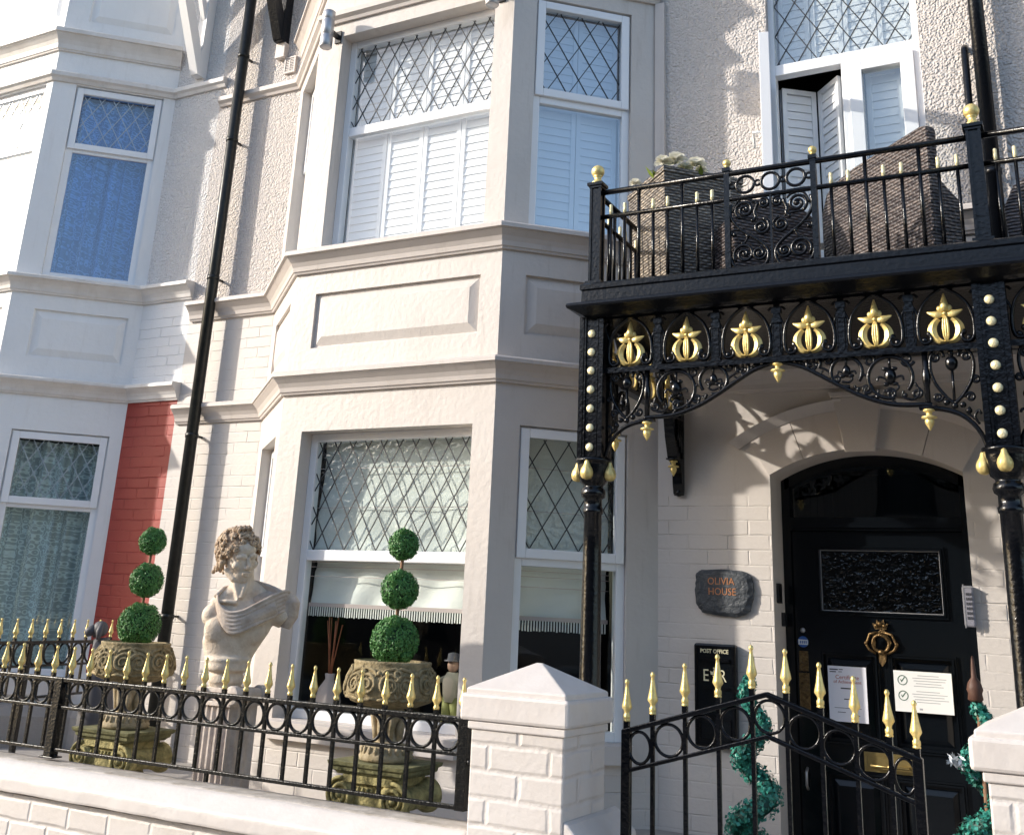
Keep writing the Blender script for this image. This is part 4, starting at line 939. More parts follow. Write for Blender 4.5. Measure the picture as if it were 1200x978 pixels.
# platform: cyma cornice, fascia, deck
mb = MB()
prof = [(.0, 2.992), (.03, 2.990), (.055, 2.996), (.085, 3.010), (.105, 3.018), (.116, 3.022), (.120, 3.032), (.116, 3.044), (.095, 3.052), (.068, 3.058), (.064, 3.064), (.062, 3.115), (.070, 3.122), (.070, 3.145), (.055, 3.155), (.0, 3.157)]
mb.sweep(prof, [(XA+.028, YW-.002), (XA+.028, YP-.045), (XD+.2, YP-.045)])
mb.box(XA+.028, XD+.2, YP-.045, YW-.002, 2.995, 3.155)
mb.build('platform', 'iron_satin', porch)
# posts
def post(cx, cy, parent):
    mb = MB(); mb.box(cx-.024, cx+.024, cy-.024, cy+.024, 3.155, 3.695)
    for sx in (-1, 1):
        for sy in (-1, 1): mb.box(cx+sx*.024-.006, cx+sx*.024+.006, cy+sy*.024-.006, cy+sy*.024+.006, 3.155, 3.69)
    mb.box(cx-.042, cx+.042, cy-.042, cy+.042, 3.155, 3.19); mb.box(cx-.033, cx+.033, cy-.033, cy+.033, 3.685, 3.697); mb.box(cx-.041, cx+.041, cy-.041, cy+.041, 3.697, 3.712)
    p = mb.build('newel_post', 'iron', parent)
    mb = MB(); mb.lathe([(.030, 3.712), (.034, 3.720), (.022, 3.728), (.017, 3.74), (.018, 3.752), (.024, 3.757)], (cx, cy, 0), 20); mb.sphere((cx, cy, 3.783), .0335, None, None, 20, 12); mb.build('gold_ball', 'gold_cream' if False else 'gold', p)
    return p
YR = 4.575; XR = -1.975
pp = post(XR, YR, porch); rep(pp, [(XB-XR, 0, 0), (XD-XR, 0, 0)])
def small_post(cx):
    mb = MB(); mb.box(cx-.013, cx+.013, YR-.013, YR+.013, 3.157, 3.675); mb.box(cx-.019, cx+.019, YR-.019, YR+.019, 3.672, 3.69)
    p = mb.build('inner_post', 'iron', porch); mb = MB(); mb.lathe([(.012, 3.69), (.010, 3.70), (.014, 3.703)], (cx, YR, 0), 14); mb.sphere((cx, YR, 3.718), .020); mb.build('gold_ball', 'gold', p)
    return p
sp = small_post(-1.308); rep(sp, [(1.308-.905, 0, 0)])
mb = MB()
def rail_run(mb, a, b):
    A = Vector(a); B = Vector(b)
    for z, r in ((3.662, .0135), (3.530, .0115), (3.172, .010)): mb.tube([(A.x, A.y, z), (B.x, B.y, z)], r, 6, sx=1.1)
rail_run(mb, (XR, YR), (XB, YR)); mb.build('balcony_rail', 'iron', porch)
mb = MB(); rail_run(mb, (XB, YR), (XD, YR)); mb.build('balcony_rail', 'iron', porch)
mb = MB(); rail_run(mb, (XR, YR), (XR, YW)); mb.build('balcony_rail', 'iron', porch)
mb = MB(); mb.tube([(0, 0, 3.157), (0, 0, 3.53)], .0085, 6); bs = mb.build('baluster', 'iron', porch)
mb = MB(); mb.tube([(0, 0, 3.535), (0, 0, 3.585)], .0085, 8); mb.sphere((0, 0, 3.586), .0085); mb.build('gold_tip', 'gold_cream', bs)
mb = MB(); mb.tube([(0, 0, 3.157), (0, 0, 3.66)], .0095, 6); bl_ = mb.build('baluster', 'iron', porch)
sh, lo_ = [], []
for x0, x1 in ((XR, -1.308), (-.905, XB), (XB, .75)):
    n = 9 if x1 < .7 else 13
    for k in range(1, n): (lo_ if k % 3 == 0 else sh).append((x0+(x1-x0)*k/n, YR, 0))
for k in range(1, 16): (lo_ if k % 3 == 0 else sh).append((XR, YR+(YW-YR)*k/16, 0))
rep(bs, sh[1:]); rep(bl_, lo_[1:])
bs.location = Vector(sh[0]); bl_.location = Vector(lo_[0])
# the mesh is stored relative to the empty, so shift: template vertices were built at world 0,0
# scroll panel
TB_ = Matrix.Translation((0, YR, 0)); mb = MB(TB_)
for x in (-1.222, -1.104, -.986):
    mb.tube([(x+.042*cos(t*pi/10), 0, 3.596+.042*sin(t*pi/10)) for t in range(20)], .0075, 7, closed=True)
for x in (-1.283, -1.163, -1.045, -.927):
    mb.tube([(x+.013*cos(t*pi/6), 0, 3.596+.013*sin(t*pi/6)) for t in range(12)], .006, 6, closed=True)
mb.box(-1.109, -1.099, -.008, .008, 3.157, 3.53)
for s_ in (-1, 1):
    X = lambda x: -1.1055+s_*x
    def sp_(c, r0, a0, turns, r=.0082, r1=.006): mb.tube([(X(p[0]), 0, p[2]) for p in spiral(c, r0, r1, a0, turns, 0)], [r]*0 or r, 7); mb.sphere((X(c[0]), 0, c[1]), .011)
    sp_((.122, 3.468), .046, -60, 1.9); sp_((.045, 3.375), .040, 100, 1.9); sp_((.128, 3.250), .052, -40, 1.9); sp_((.058, 3.247), .034, 170, 1.7); sp_((.032, 3.490), .026, 60, 1.5)
    tb = lambda pts, r=.0085: mb.tube(cr([(X(a), 0, b) for a, b in pts]), r, 7)
    tb([(.185, 3.50), (.190, 3.45), (.170, 3.405), (.135, 3.365), (.095, 3.335), (.045, 3.295), (.018, 3.255), (.020, 3.21), (.045, 3.18), (.085, 3.167)])
    tb([(.058, 3.495), (.075, 3.45), (.070, 3.425), (.085, 3.41)]); tb([(.146, 3.43), (.09, 3.425), (.06, 3.414)], .0055)
    tb([(.145, 3.372), (.178, 3.372), (.186, 3.355), (.175, 3.345)], .006); tb([(.125, 3.358), (.112, 3.33), (.125, 3.305), (.14, 3.302)], .006); tb([(.19, 3.23), (.175, 3.195), (.13, 3.175), (.085, 3.167)])
    tb([(.18, 3.46), (.15, 3.518), (.10, 3.518), (.075, 3.50)], .006)
    for a, b in ((.17, 3.35), (.11, 3.335), (.085, 3.41), (.19, 3.232)): mb.sphere((X(a), 0, b), .010)
mb.build('scroll_panel', 'iron', porch)

# ================================================================== BALCONY FURNITURE
def rotbox(cx, cy, ang): 
    c, s_ = cos(radians(ang)), sin(radians(ang)); return Matrix(((c, -s_, 0, cx), (s_, c, 0, cy), (0, 0, 1, 0), (0, 0, 0, 1)))
pt = thing('wicker_planter', (-1.72, 5.17, 3.157), 'tall square dark wicker planter holding white flowers at the left end of the balcony', 'planter')
Tp = rotbox(-1.72, 4.85, 45); mb = MB(Tp); w0, w1 = .40, .455; o_ = (w1-w0)/2
for (z0, z1, a, b) in ((3.157, 3.86, w0, w1),):
    A = [mb.pt(p) for p in ((o_, o_, z0), (o_+a, o_, z0), (o_+a, o_+a, z0), (o_, o_+a, z0))]; B = [mb.pt(p) for p in ((0, 0, z1), (b, 0, z1), (b, b, z1), (0, b, z1))]
    mb.face(A[::-1])
    for i in range(4): mb.face((A[i], A[(i+1) % 4], B[(i+1) % 4], B[i]))
rim(mb, 0, 0, 0, 0, 0, 0, 0) if False else None
t_ = .022
mb.box(-.006, w1+.006, -.006, t_, 3.86, 3.89); mb.box(-.006, w1+.006, w1-t_, w1+.006, 3.86, 3.89); mb.box(-.006, t_, t_, w1-t_, 3.86, 3.89); mb.box(w1-t_, w1+.006, t_, w1-t_, 3.86, 3.89)
mb.build('basket', 'wicker_light', pt)
mb = MB(Tp); mb.box(.02, w1-.02, .02, w1-.02, 3.80, 3.84); mb.build('soil', 'leaf_dark', pt)
fl = thing('white_flowers', (-1.72, 5.1, 3.84), 'cream white lily blooms with green leaves rising from the tall wicker planter', 'flowers')
def blossom(c, r):
    mb = MB(); mb.smooth = True
    for k in range(18):
        a = k*2.4+random.random()*.4; t = .15+1.6*(k/18); L_ = r*(1.0-.25*k/18)*random.uniform(.8, 1.1)
        d_ = Vector((cos(a), sin(a), t)).normalized(); q_ = d_.cross(Vector((0, 0, 1))).normalized(); o_ = d_.cross(q_).normalized(); c0 = Vector(c)
        rows = []
        for f, w_, lift in ((0, .10, 0), (.35, .42, -.10), (.7, .50, -.06), (1.0, .22, .10)):
            rows.append([mb.pt(c0+d_*L_*f+q_*r*w_*x+o_*(-r*(.16*x*x)+r*lift)) for x in (-1, 0, 1)])
        for A, B in zip(rows, rows[1:]):
            for i_ in range(2): mb.face((A[i_], A[i_+1], B[i_+1], B[i_]))
    return mb.build('blossom', 'flower', fl)
for (u_, v_, z_, r_) in ((.02, .05, 3.925, .055), (.08, .02, 3.935, .06), (.05, .12, 3.95, .055), (.15, .06, 3.915, .05), (.20, .03, 3.93, .062), (.19, .14, 3.94, .05), (-.03, .30, 3.89, .045), (.11, .10, 3.955, .05), (.25, .07, 3.92, .045)):
    p = Tp @ Vector((u_, v_, z_)); blossom(p, r_)
mb = MB()
for k in range(26):
    p = Tp @ Vector((random.uniform(-.02, .48), random.uniform(.02, .4), 3.85)); a = random.uniform(0, 6.28); L_ = random.uniform(.06, .12)
    d_ = Vector((cos(a)*.8, sin(a)*.8, random.uniform(.1, 1.0))).normalized(); q_ = d_.cross(Vector((0, 0, 1))).normalized()*.013
    mb.quad(p, p+d_*L_*.5+q_, p+d_*L_, p+d_*L_*.5-q_)
mb.build('leaves', 'flower_green', fl)
def wicker_chair(cx, cy, ang, L_, z1, round_, label, m='wicker', D_=.56):
    """a high-backed wicker armchair seen from behind: curved back panel, seat block, arms"""
    t = thing('wicker_chair', (cx, cy, 3.157), label, 'chair', 'wicker balcony seats'); T = rotbox(cx, cy, ang)
    prof = []
    if round_:
        for k in range(13): a = pi-pi*k/12; prof.append((L_/2+L_/2*cos(a)*1.0, z1-.12+.12*sin(a)))
    else: prof = [(0, z1-.16), (.05, z1-.06), (.12, z1-.02), (.3, z1), (L_-.05, z1), (L_-.01, z1-.01), (L_, z1-.04)]
    out = [(.02, 3.20)]+prof+[(L_-.02, 3.20)]
    mb = MB(T); mb.prism(out, 0, .055); mb.build('backrest', m, t, bevel=.01)
    mb = MB(T); mb.box(.03, L_-.03, .056, D_, 3.24, 3.50); mb.build('seat', m, t, bevel=.015)
    for a, b in ((.0, .07), (L_-.07, L_)):
        mb = MB(T); mb.prism([(.056, 3.2), (D_, 3.2), (D_, 3.50), (D_*.7, 3.54), (.056, 3.60)], a, b, axis='x'); mb.build('armrest', m, t, bevel=.01)
    mb = MB(T)
    for a in (.03, L_-.07):
        for b in (.01, D_-.05): mb.box(a, a+.04, b, b+.04, 3.157, 3.21)
    mb.build('feet', 'black_plastic', t)
wicker_chair(-1.04, 5.41, -45, .86, 3.875, False, 'large high backed brown wicker chair in front of the balcony doors', D_=.17)
wicker_chair(-1.385, 4.93, 45, .50, 3.72, True, 'round backed wicker chair behind the scrollwork panel of the balcony')
wicker_chair(-.16, 5.25, -10, .8, 3.74, False, 'brown wicker chair at the right edge of the photo behind the balcony rail')

# ================================================================== GARDEN WALL, PILLARS
def sidewall(x0, x1, label, nm='garden_wall'):
    t = thing(nm, ((x0+x1)/2, 3.64, 0), label, 'wall')
    mb = MB(); mb.box(x0, x1, 3.53, 3.765, 0, .772); mb.build('brickwork', 'garden_brick', t)
    # coping with wobbly edges
    def strip(prof, name, m, amp):
        mb = MB(); mb.smooth = True; n = int((x1-x0)/.03); rows = []
        for i in range(n+1):
            x = x0+(x1-x0)*i/n; row = []
            for j, (y_, z_) in enumerate(prof):
                nn = (mnoise.noise(Vector((x*4, y_*9, z_*9)))+.5*mnoise.noise(Vector((x*17, y_*23, z_*23))))*amp
                row.append(mb.pt((x, y_+nn, z_+nn*.5+(nn if j < 2 and amp > .002 else 0))))
            rows.append(row)
        for A, B in zip(rows, rows[1:]):
            for k in range(len(prof)-1): mb.face((A[k], A[k+1], B[k+1], B[k]))
        mb.face(rows[0]); mb.face(rows[-1][::-1]); mb.build(name, m, t)
    mb = MB(); mb.box(x0, x1, 3.536, 3.70, .7725, .781); mb.build('mortar_joint', 'dark_joint', t)
    strip([(3.56, .7815), (3.51, .7815), (3.500, .782), (3.497, .785), (3.497, .795), (3.497, .820), (3.497, .832), (3.499, .838), (3.506, .843), (3.52, .853), (3.55, .875), (3.566, .886), (3.574, .8895), (3.585, .893), (3.60, .893)], 'coping', 'garden_render', .004)
    strip([(3.586, .88), (3.588, .8945), (3.60, .898), (3.70, .894), (3.775, .886), (3.785, .880), (3.785, .772)], 'coping_top', 'coping_dirt', .0012)
    return t
sidewall(-12, -1.975, 'low painted brick garden wall with chamfered coping under the railings')
sidewall(.095, 3.2, 'low painted brick garden wall right of the right gate pillar')
def pillar(x0, label):
    x1 = x0+.358; y0, y1 = 3.515, 3.875; t = thing('gate_pillar', ((x0+x1)/2, 3.69, 0), label, 'pillar', 'gate pillars')
    mb = MB(); mb.box(x0, x1, y0, y1, 0, 1.232); mb.build('shaft', 'garden_brick', t, bevel=.006)
    mb = MB(); mb.box(x0-.012, x1+.008, y0-.008, y1+.008, 1.229, 1.256); mb.build('necking', 'garden_render', t, bevel=.005)
    mb = MB(); a, b, c, d_ = x0-.042, x1+.020, y0-.018, y1+.03
    mb.box(a, b, c, d_, 1.256, 1.345); mb.build('cap_slab', 'garden_render', t, bevel=.011)
    mb = MB(); q_ = .016; a, b, c, d_ = a+q_, b-q_, c+q_, d_-q_; xm, ym = (a+b)/2, (c+d_)/2
    def ring(i, z): return [mb.pt(p) for p in ((a+i, c+i, z), (b-i, c+i, z), (b-i, d_-i, z), (a+i, d_-i, z))]
    R0, R1, R2 = ring(0, 1.344), ring(0, 1.362), ring((b-a)/2-.012, 1.452)
    for A, B in ((R0, R1), (R1, R2)):
        for i in range(4): mb.face((A[i], A[(i+1) % 4], B[(i+1) % 4], B[i]))
    mb.face(R2); mb.build('pyramid_top', 'garden_render', t, bevel=.008)
    mb = MB(); mb.prism([(x1-.001, 0), (x1+.10, 0), (x1+.085, .90), (x1+.05, .935), (x1+.02, .965), (x1-.001, .975)], y0+.005, y1+.1, axis='y') if x0 < -1 else mb.prism([(x0+.001, 0), (x0-.06, 0), (x0-.06, .93), (x0-.02, .99), (x0+.001, 1.02)], y0+.005, y1+.1, axis='y')
    mb.build('side_buttress', 'garden_render', t, bevel=.008)
    return t
pillar(-1.958, 'painted brick gate pillar with pyramid cap between railings and gate'); pillar(-.300, 'painted brick gate pillar at the lower right corner of the photo')

# ================================================================== RAILINGS, GATE
def spike_mesh(mb, x, y, z, s=1.0, m=None):
    mb.lathe([(.0085*s, z), (.0085*s, z+.026*s)], (x, y, 0), 4, square=True)
    mb.lathe([(.0075*s, z+.026*s), (.0095*s, z+.029*s), (.0095*s, z+.034*s), (.007*s, z+.038*s), (.0095*s, z+.046*s), (.0185*s, z+.056*s), (.0165*s, z+.064*s), (.0105*s, z+.086*s), (.0065*s, z+.112*s), (.0045*s, z+.122*s), (.0068*s, z+.126*s), (.0072*s, z+.131*s), (.0045*s, z+.137*s), (.001, z+.139*s)], (x, y, 0), 12, 4, .10)
def railing(name, P0, n, sp_, ztop, label, posts, zb, s=1.0, dirn=(1, 0), m='iron_worn', ext=(0, 0), group=None, hring=.121, stub=.016):
    t = thing(name, (P0[0], P0[1], zb), label, 'railing', group); dx, dy = dirn
    L_ = sp_*(n-1); T = frameT(P0, (P0[0]+dx, P0[1]+dy)); a, b = -ext[0], L_+ext[1]
    mb = MB(T); mb.box(a, b, -.019, .019, ztop-.018, ztop); mb.build('top_rail', m, t, bevel=.003)
    mb = MB(T); mb.box(a, b, -.014, .014, ztop-hring-.013, ztop-hring); mb.build('middle_rail', m, t, bevel=.002)
    mb = MB(T); mb.box(a, b, -.013, .013, zb+.028, zb+.042); mb.build('bottom_rail', m, t, bevel=.002)
    c0 = T @ Vector((0, 0, 0)); r_ = (hring-.024)/2+.001
    mb = MB(Matrix.Translation(c0-Vector((0, 0, 0)))); mb.box(-.0066, .0066, -.0066, .0066, zb+.04, ztop-.010); bar = mb.build('bar', m, t)
    mb = MB(Matrix.Translation(c0)); mb.lathe([(.0085*s, ztop), (.0085*s, ztop+stub*s)], n=4, square=True); mb.build('spike_stub', m, bar)
    mb = MB(Matrix.Translation(c0)); z = ztop+stub*s-.026*s
    mb.lathe([(.0095*s, z+.026*s), (.0115*s, z+.030*s), (.0115*s, z+.037*s), (.008*s, z+.041*s), (.0105*s, z+.048*s), (.0182*s, z+.060*s), (.0168*s, z+.068*s), (.0108*s, z+.090*s), (.0065*s, z+.118*s), (.0045*s, z+.130*s), (.0070*s, z+.134*s), (.0075*s, z+.139*s), (.0045*s, z+.146*s), (.001, z+.148*s)], n=12, lobes=4, la=.10); mb.build('gold_spike', 'gold', bar)
    rep(bar, [(dx*sp_*k, dy*sp_*k, 0) for k in range(1, n)])
    Tr = T.copy(); mb = MB(T); mb.tube([(sp_/2+r_*cos(k*pi/14), 0, ztop-.014-(hring-.014)/2+r_*sin(k*pi/14)) for k in range(28)], .0062, 6, closed=True, sx=1.3); rg = mb.build('ring', m, t)
    rep(rg, [(dx*sp_*k, dy*sp_*k, 0) for k in range(1, n-1)])
    for u in posts:
        mb = MB(T); mb.box(u-.023, u+.023, -.023, .023, zb, ztop-.001); mb.box(u-.045, u+.045, -.03, .03, zb-.0, zb+.006)
        for s_ in (-1, 1): mb.sphere((u+s_*.036, 0, zb+.008), .009)
        mb.build('post', m, t, bevel=.002)
    return t
SP = .1163; x_end = -2.100; nS = 24
fr_ = railing('garden_railing', (x_end-SP*(nS-1), 3.70), nS, SP, 1.245, 'black iron garden railing with rings and gold spikes on the garden wall', [SP*(nS-1)-(4.245-2.10)], .905, ext=(1.5, .012))
mb = MB(); mb.box(x_end-.006, x_end+.036, 3.679, 3.721, .932, 1.242); mb.build('end_post', 'iron_worn', fr_, bevel=.002)
mb = MB(); mb.box(x_end+.03, -1.955, 3.694, 3.706, 1.09, 1.10); mb.sphere((x_end+.045, 3.69, 1.095), .012); mb.build('wall_fixing', 'iron_worn', fr_)
mb = MB(); mb.box(-3.315, -3.300, 3.693, 3.707, .90, .94); mb.build('support_bar', 'iron_worn', fr_)
dv = Vector((-5.99+5.69, 5.54-4.467)).normalized(); st_ = Vector((-5.69, 4.467))-dv*.62
railing('boundary_railing', (st_.x, st_.y), 13, .148, 1.335, 'black railing with gold spikes dividing the two front gardens, behind the left urn', [], .97, s=.95, dirn=(dv.x, dv.y), hring=.14)
t_b = bpy.data.objects['boundary_railing']; 
for k in (0, .9, 1.78): p = st_+dv*k; mb = MB(); mb.box(p.x-.014, p.x+.014, p.y-.014, p.y+.014, .60, 1.33); mb.build('post', 'iron_worn', t_b)
# gate
gt = thing('garden_gate', (-.978, 3.70, .03), 'black iron garden gate with peaked top, rings and gold spikes between the pillars', 'gate')
GX = [-1.449, -1.355, -1.240, -1.125, -1.010, -.898, -.790, -.685, -.585, -.507]; PK = -.962
def gz(x): return 1.262+(1.412-1.262)*(x+1.449)/(PK+1.449) if x <= PK else 1.412-(1.412-1.262)*(x-PK)/(-.507-PK)
for z_off, hgt, nm in ((0, .017, 'top_rail'), (-.128, .014, 'middle_rail')):
    mb = MB(); mb.prism([(-1.462, gz(-1.462)+z_off), (PK, gz(PK)+z_off), (-.494, gz(-.494)+z_off), (-.494, gz(-.494)+z_off-hgt), (PK, gz(PK)+z_off-hgt), (-1.462, gz(-1.462)+z_off-hgt)], 3.684 if z_off == 0 else 3.689, 3.716 if z_off == 0 else 3.711); mb.build(nm, 'iron', gt, bevel=.003)
for x in (-1.449, -.507):
    mb = MB(); mb.box(x-.015, x+.015, 3.685, 3.715, .08, gz(x)-.006); mb.build('stile', 'iron', gt, bevel=.002)
mb = MB(); mb.box(-1.434, -.522, 3.69, 3.71, .12, .14); mb.build('bottom_rail', 'iron', gt)
for x in GX[1:-1]:
    mb = MB(); mb.box(x-.0065, x+.0065, 3.6935, 3.7065, .14, gz(x)-.012); mb.build('bar', 'iron', gt)
mb = MB(); z = 0; s = 1.02
mb.lathe([(.0085*s, z-.01), (.0085*s, z+.022*s)], (0, 0, 0), 4, square=True); stb = mb.build('spike_stub', 'iron', gt)
mb = MB(); mb.lathe([(.0085, .020), (.0115, .022), (.0115, .026), (.0095, .028), (.0115, .031), (.0115, .042), (.008, .046), (.0095, .054), (.0172, .066), (.0160, .074), (.0108, .098), (.0062, .128), (.0045, .140), (.0072, .144), (.0078, .149), (.0045, .156), (.001, .158)], (0, 0, 0), 14, 4, .08); mb.build('gold_spike', 'gold', stb)
rep(stb, [(x, 3.70, gz(x)) for x in GX[1:]]); stb.location = Vector((GX[0], 3.70, gz(GX[0])))
for a, b in zip(GX, GX[1:]):
    xm = (a+b)/2; r_ = .0495 if b-a > .1 else (b-a)/2-.008; mb = MB(); zc = gz(xm)-.0175-(.111)/2+.0; r_ = min(r_, .050)
    mb.tube([(xm+r_*cos(k*pi/14), 3.70, zc+.050*sin(k*pi/14)) for k in range(28)], .0055, 6, closed=True, sx=1.3); mb.build('ring', 'iron', gt)
mb = MB()
for z in (.80, .35): mb.box(-1.60, -1.462, 3.694, 3.706, z, z+.02); mb.tube([(-1.49, 3.70, z-.02), (-1.49, 3.70, z+.045)], .010, 8)
mb.build('hinge', 'iron', gt)

# ================================================================== URNS, CAPITALS, TOPIARY
def build_capital(cx, label, dz):
    y0 = 4.25; yc = 4.40; z0 = .60
    t = thing('stone_capital', (cx, yc, z0), label, 'ornament', 'column capitals under the urns')
    mb = MB(); c = (cx, yc, 0)
    mb.box(cx-.185, cx+.185, yc-.135, yc+.135, z0, .70); mb.build('plinth_block', 'stone_pedestal', t)
    mb = MB(); mb.lathe([(.10, .70), (.118, .70), (.122, .72), (.112, .735), (.118, .75), (.127, .765), (.118, .785), (.10, .80), (.10, .86)], c, 28); mb.build('necking', 'stone_yellow', t)
    mb = MB(); P = [(.165, .925), (.175, .935), (.185, .94), (.188, .955), (.20, .962), (.205, .978)]
    rows = []
    for h_, z in P: rows.append([mb.pt((cx+a*h_, yc+b*h_*.82, z)) for a, b in ((-1, -1), (1, -1), (1, 1), (-1, 1))])
    for A, B in zip(rows, rows[1:]):
        for i in range(4): mb.face((A[i], A[(i+1) % 4], B[(i+1) % 4], B[i]))
    mb.face(rows[0]); mb.face(rows[-1]); mb.build('abacus', 'stone_moss', t, bevel=.002)
    mb = MB(); mb.box(cx-.135, cx+.135, y0+.025, yc+.13, .80, .925)
    # egg and dart band
    for k in range(7): mb.sphere((cx-.075+k*.025, y0+.022, .862), .009, .012, .018, 8, 6)
    mb.box(cx-.13, cx+.13, y0+.008, y0+.03, .895, .925); mb.build('echinus', 'stone_yellow', t)
    for s_ in (-1, 1):
        vx = cx+s_*.142; vz = .840
        mb = MB(); mb.smooth = True; ys = [y0+.012+(.29)*k/12 for k in range(13)]; rr = [.074, .072, .062, .054, .050, .048, .050, .048, .050, .054, .062, .072, .074]
        mb.tube([(vx, y, vz) for y in ys], rr, 24)
        vo = mb.build('volute', 'stone_yellow', t)
        mb = MB(); mb.tube([(vx+s_*p[0]*1.0, y0+.008, vz+p[2]) for p in spiral((0, 0), .071, .012, 100, -2.2, 0, 60)], .0088, 7); mb.sphere((vx, y0+.006, vz), .015); mb.build('spiral', 'stone_yellow', vo)
    for o_ in [x for x in bpy.data.objects if x.parent == t]: o_.location.z -= dz
    for o_ in [x for x in bpy.data.objects if x.parent == t and x.name.startswith('plinth_block')]: o_.scale.z = 1-dz/.1; o_.location.z = 0
    return t
build_capital(-4.53, 'mossy yellow ionic stone capital under the left urn', .015); build_capital(-2.885, 'mossy yellow ionic stone capital under the right urn', .015)
def build_urn(cx, label, dz):
    yc = 4.40; t = thing('stone_urn', (cx, yc, .978-dz), label, 'urn', 'carved stone urns'); c = (cx, yc, 0)
    mb = MB(); mb.lathe([(.112, .9795-dz), (.122, .985-dz), (.125, 1.0-dz), (.118, 1.012-dz), (.110, 1.02), (.100, 1.03), (.07, 1.04), (.052, 1.055), (.046, 1.09), (.050, 1.12), (.066, 1.145), (.075, 1.17), (.06, 1.19)], c, 32)
    for k in range(22): a = k*2*pi/22; mb.sphere((cx+.114*cos(a), yc+.114*sin(a), 1.018-dz*.4), .010, .010, .014+dz*.3, 8, 6)
    for k in range(8): a = k*2*pi/8; mb.tube([(cx+.056*cos(a), yc+.056*sin(a), 1.05), (cx+.058*cos(a), yc+.058*sin(a), 1.1), (cx+.078*cos(a), yc+.078*sin(a), 1.16)], [.012, .018, .01], 8)
    mb.build('pedestal_foot', 'stone_foot', t)
    BP = [(.06, 1.185), (.13, 1.195), (.185, 1.215), (.210, 1.245), (.213, 1.275), (.203, 1.315), (.184, 1.35), (.178, 1.374), (.180, 1.378), (.180, 1.388), (.168, 1.39), (.162, 1.36), (.02, 1.355)]
    mb = MB(); mb.lathe(BP, c, 48); bw = mb.build('bowl', 'stone_urn', t)
    def R(z):
        for (r0, z0), (r1, z1) in zip(BP, BP[1:8]):
            if z0 <= z <= z1: return r0+(r1-r0)*(z-z0)/(z1-z0)
        return .19
    def surf(a, z, off=.003): r = R(z)+off; return (cx+r*cos(a), yc+r*sin(a), z)
    mb = MB()
    for k in range(7):
        a0 = k*2*pi/7+.5
        for sg in (1, -1):
            pts = spiral((0, 0), .048, .008, 20, 1.9*1, 0, 40)
            mb.tube([surf(a0+sg*(p[0]+.052)/.2, 1.292+p[2]*.98) for p in pts], [.0085-.004*i/41 for i in range(len(pts))], 6)
            mb.tube([surf(a0+sg*x/.2, z) for x, z in ((.10, 1.315), (.105, 1.345), (.075, 1.362), (.03, 1.352), (.01, 1.335), (.02, 1.32))], [.006, .009, .008, .008, .006, .003], 6)
            mb.tube([surf(a0+sg*x/.2, z) for x, z in ((.0, 1.23), (.03, 1.235), (.07, 1.228), (.095, 1.24), (.105, 1.26))], [.004, .009, .007, .008, .004], 6)
        for j in range(5): mb.tube([surf(a0+.45+(j-2)*.02, 1.24), surf(a0+.45+(j-2)*.055, 1.29), surf(a0+.45+(j-2)*.085, 1.335)], [.004, .007, .003], 6)
        mb.sphere(surf(a0, 1.34), .012)
    mb.build('carved_relief', 'stone_urn', bw)
    return t
build_urn(-4.53, 'carved stone urn on the left capital, dark green and ochre with lichen', .015); build_urn(-2.885, 'carved stone urn on the right capital with swirling scroll relief', .015)
import numpy as np
def leaf_ball(mb, c, r, n, size, rng, squash=1.0, jit=.06):
    c = Vector(c)
    for i in range(n):
        z = 1-2*(i+.5)/n; ph = i*2.399963+rng.uniform(-.3, .3); q_ = sqrt(1-z*z); d_ = Vector((q_*cos(ph), q_*sin(ph), z*squash))
        rr = r*(1+rng.uniform(-jit*2.0, jit)); p = c+d_*rr
        n_ = (d_+Vector((rng.uniform(-.8, .8), rng.uniform(-.8, .8), rng.uniform(-.8, .8)))).normalized(); t_ = n_.cross(Vector((rng.uniform(-1, 1), rng.uniform(-1, 1), rng.uniform(-1, 1)))).normalized(); b_ = n_.cross(t_)
        s_ = size*rng.uniform(.7, 1.25); mb.quad(p-t_*s_, p-b_*s_*.55+n_*s_*.2, p+t_*s_, p+b_*s_*.55+n_*s_*.2)
def topiary(cx, label, seed):
    rng = random.Random(seed); t = thing('topiary', (cx, 4.40, 1.36), label, 'topiary', 'triple ball topiary plants in urns')
    pts = [(cx, 4.4, 1.36), (cx+.004, 4.4, 1.6), (cx+.008, 4.4, 1.75), (cx+.012, 4.4, 1.92)]
    mb = MB(); mb.tube(pts, .0085, 8); mb.build('stem', 'stem', t)
    for x, z, r, n in ((cx+.0, 1.476, .109, 2400), (cx+.008, 1.706, .087, 1600), (cx+.012, 1.914, .071, 1150)):
        mb = MB(); leaf_ball(mb, (x, 4.4, z), r, int(n*1.6), .0066, rng); [leaf_ball(mb, (x+r*.80*sin(q_*2.4)*cos(q_), 4.4+r*.80*cos(q_*2.4), z+r*.8*sin(q_*1.7)), r*.26, n//9, .0065, rng) for q_ in range(9)]; leaf_ball(mb, (x, 4.4, z), r*.93, n//2, .009, rng); b = mb.build('foliage_ball', 'leaf', t)
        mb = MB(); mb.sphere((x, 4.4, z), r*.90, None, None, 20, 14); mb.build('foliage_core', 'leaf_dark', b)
topiary(-4.53, 'artificial box topiary of three green balls in the left urn, before the red wall', 3); topiary(-2.885, 'artificial box topiary of three green balls in the right urn, before the bay window', 5)
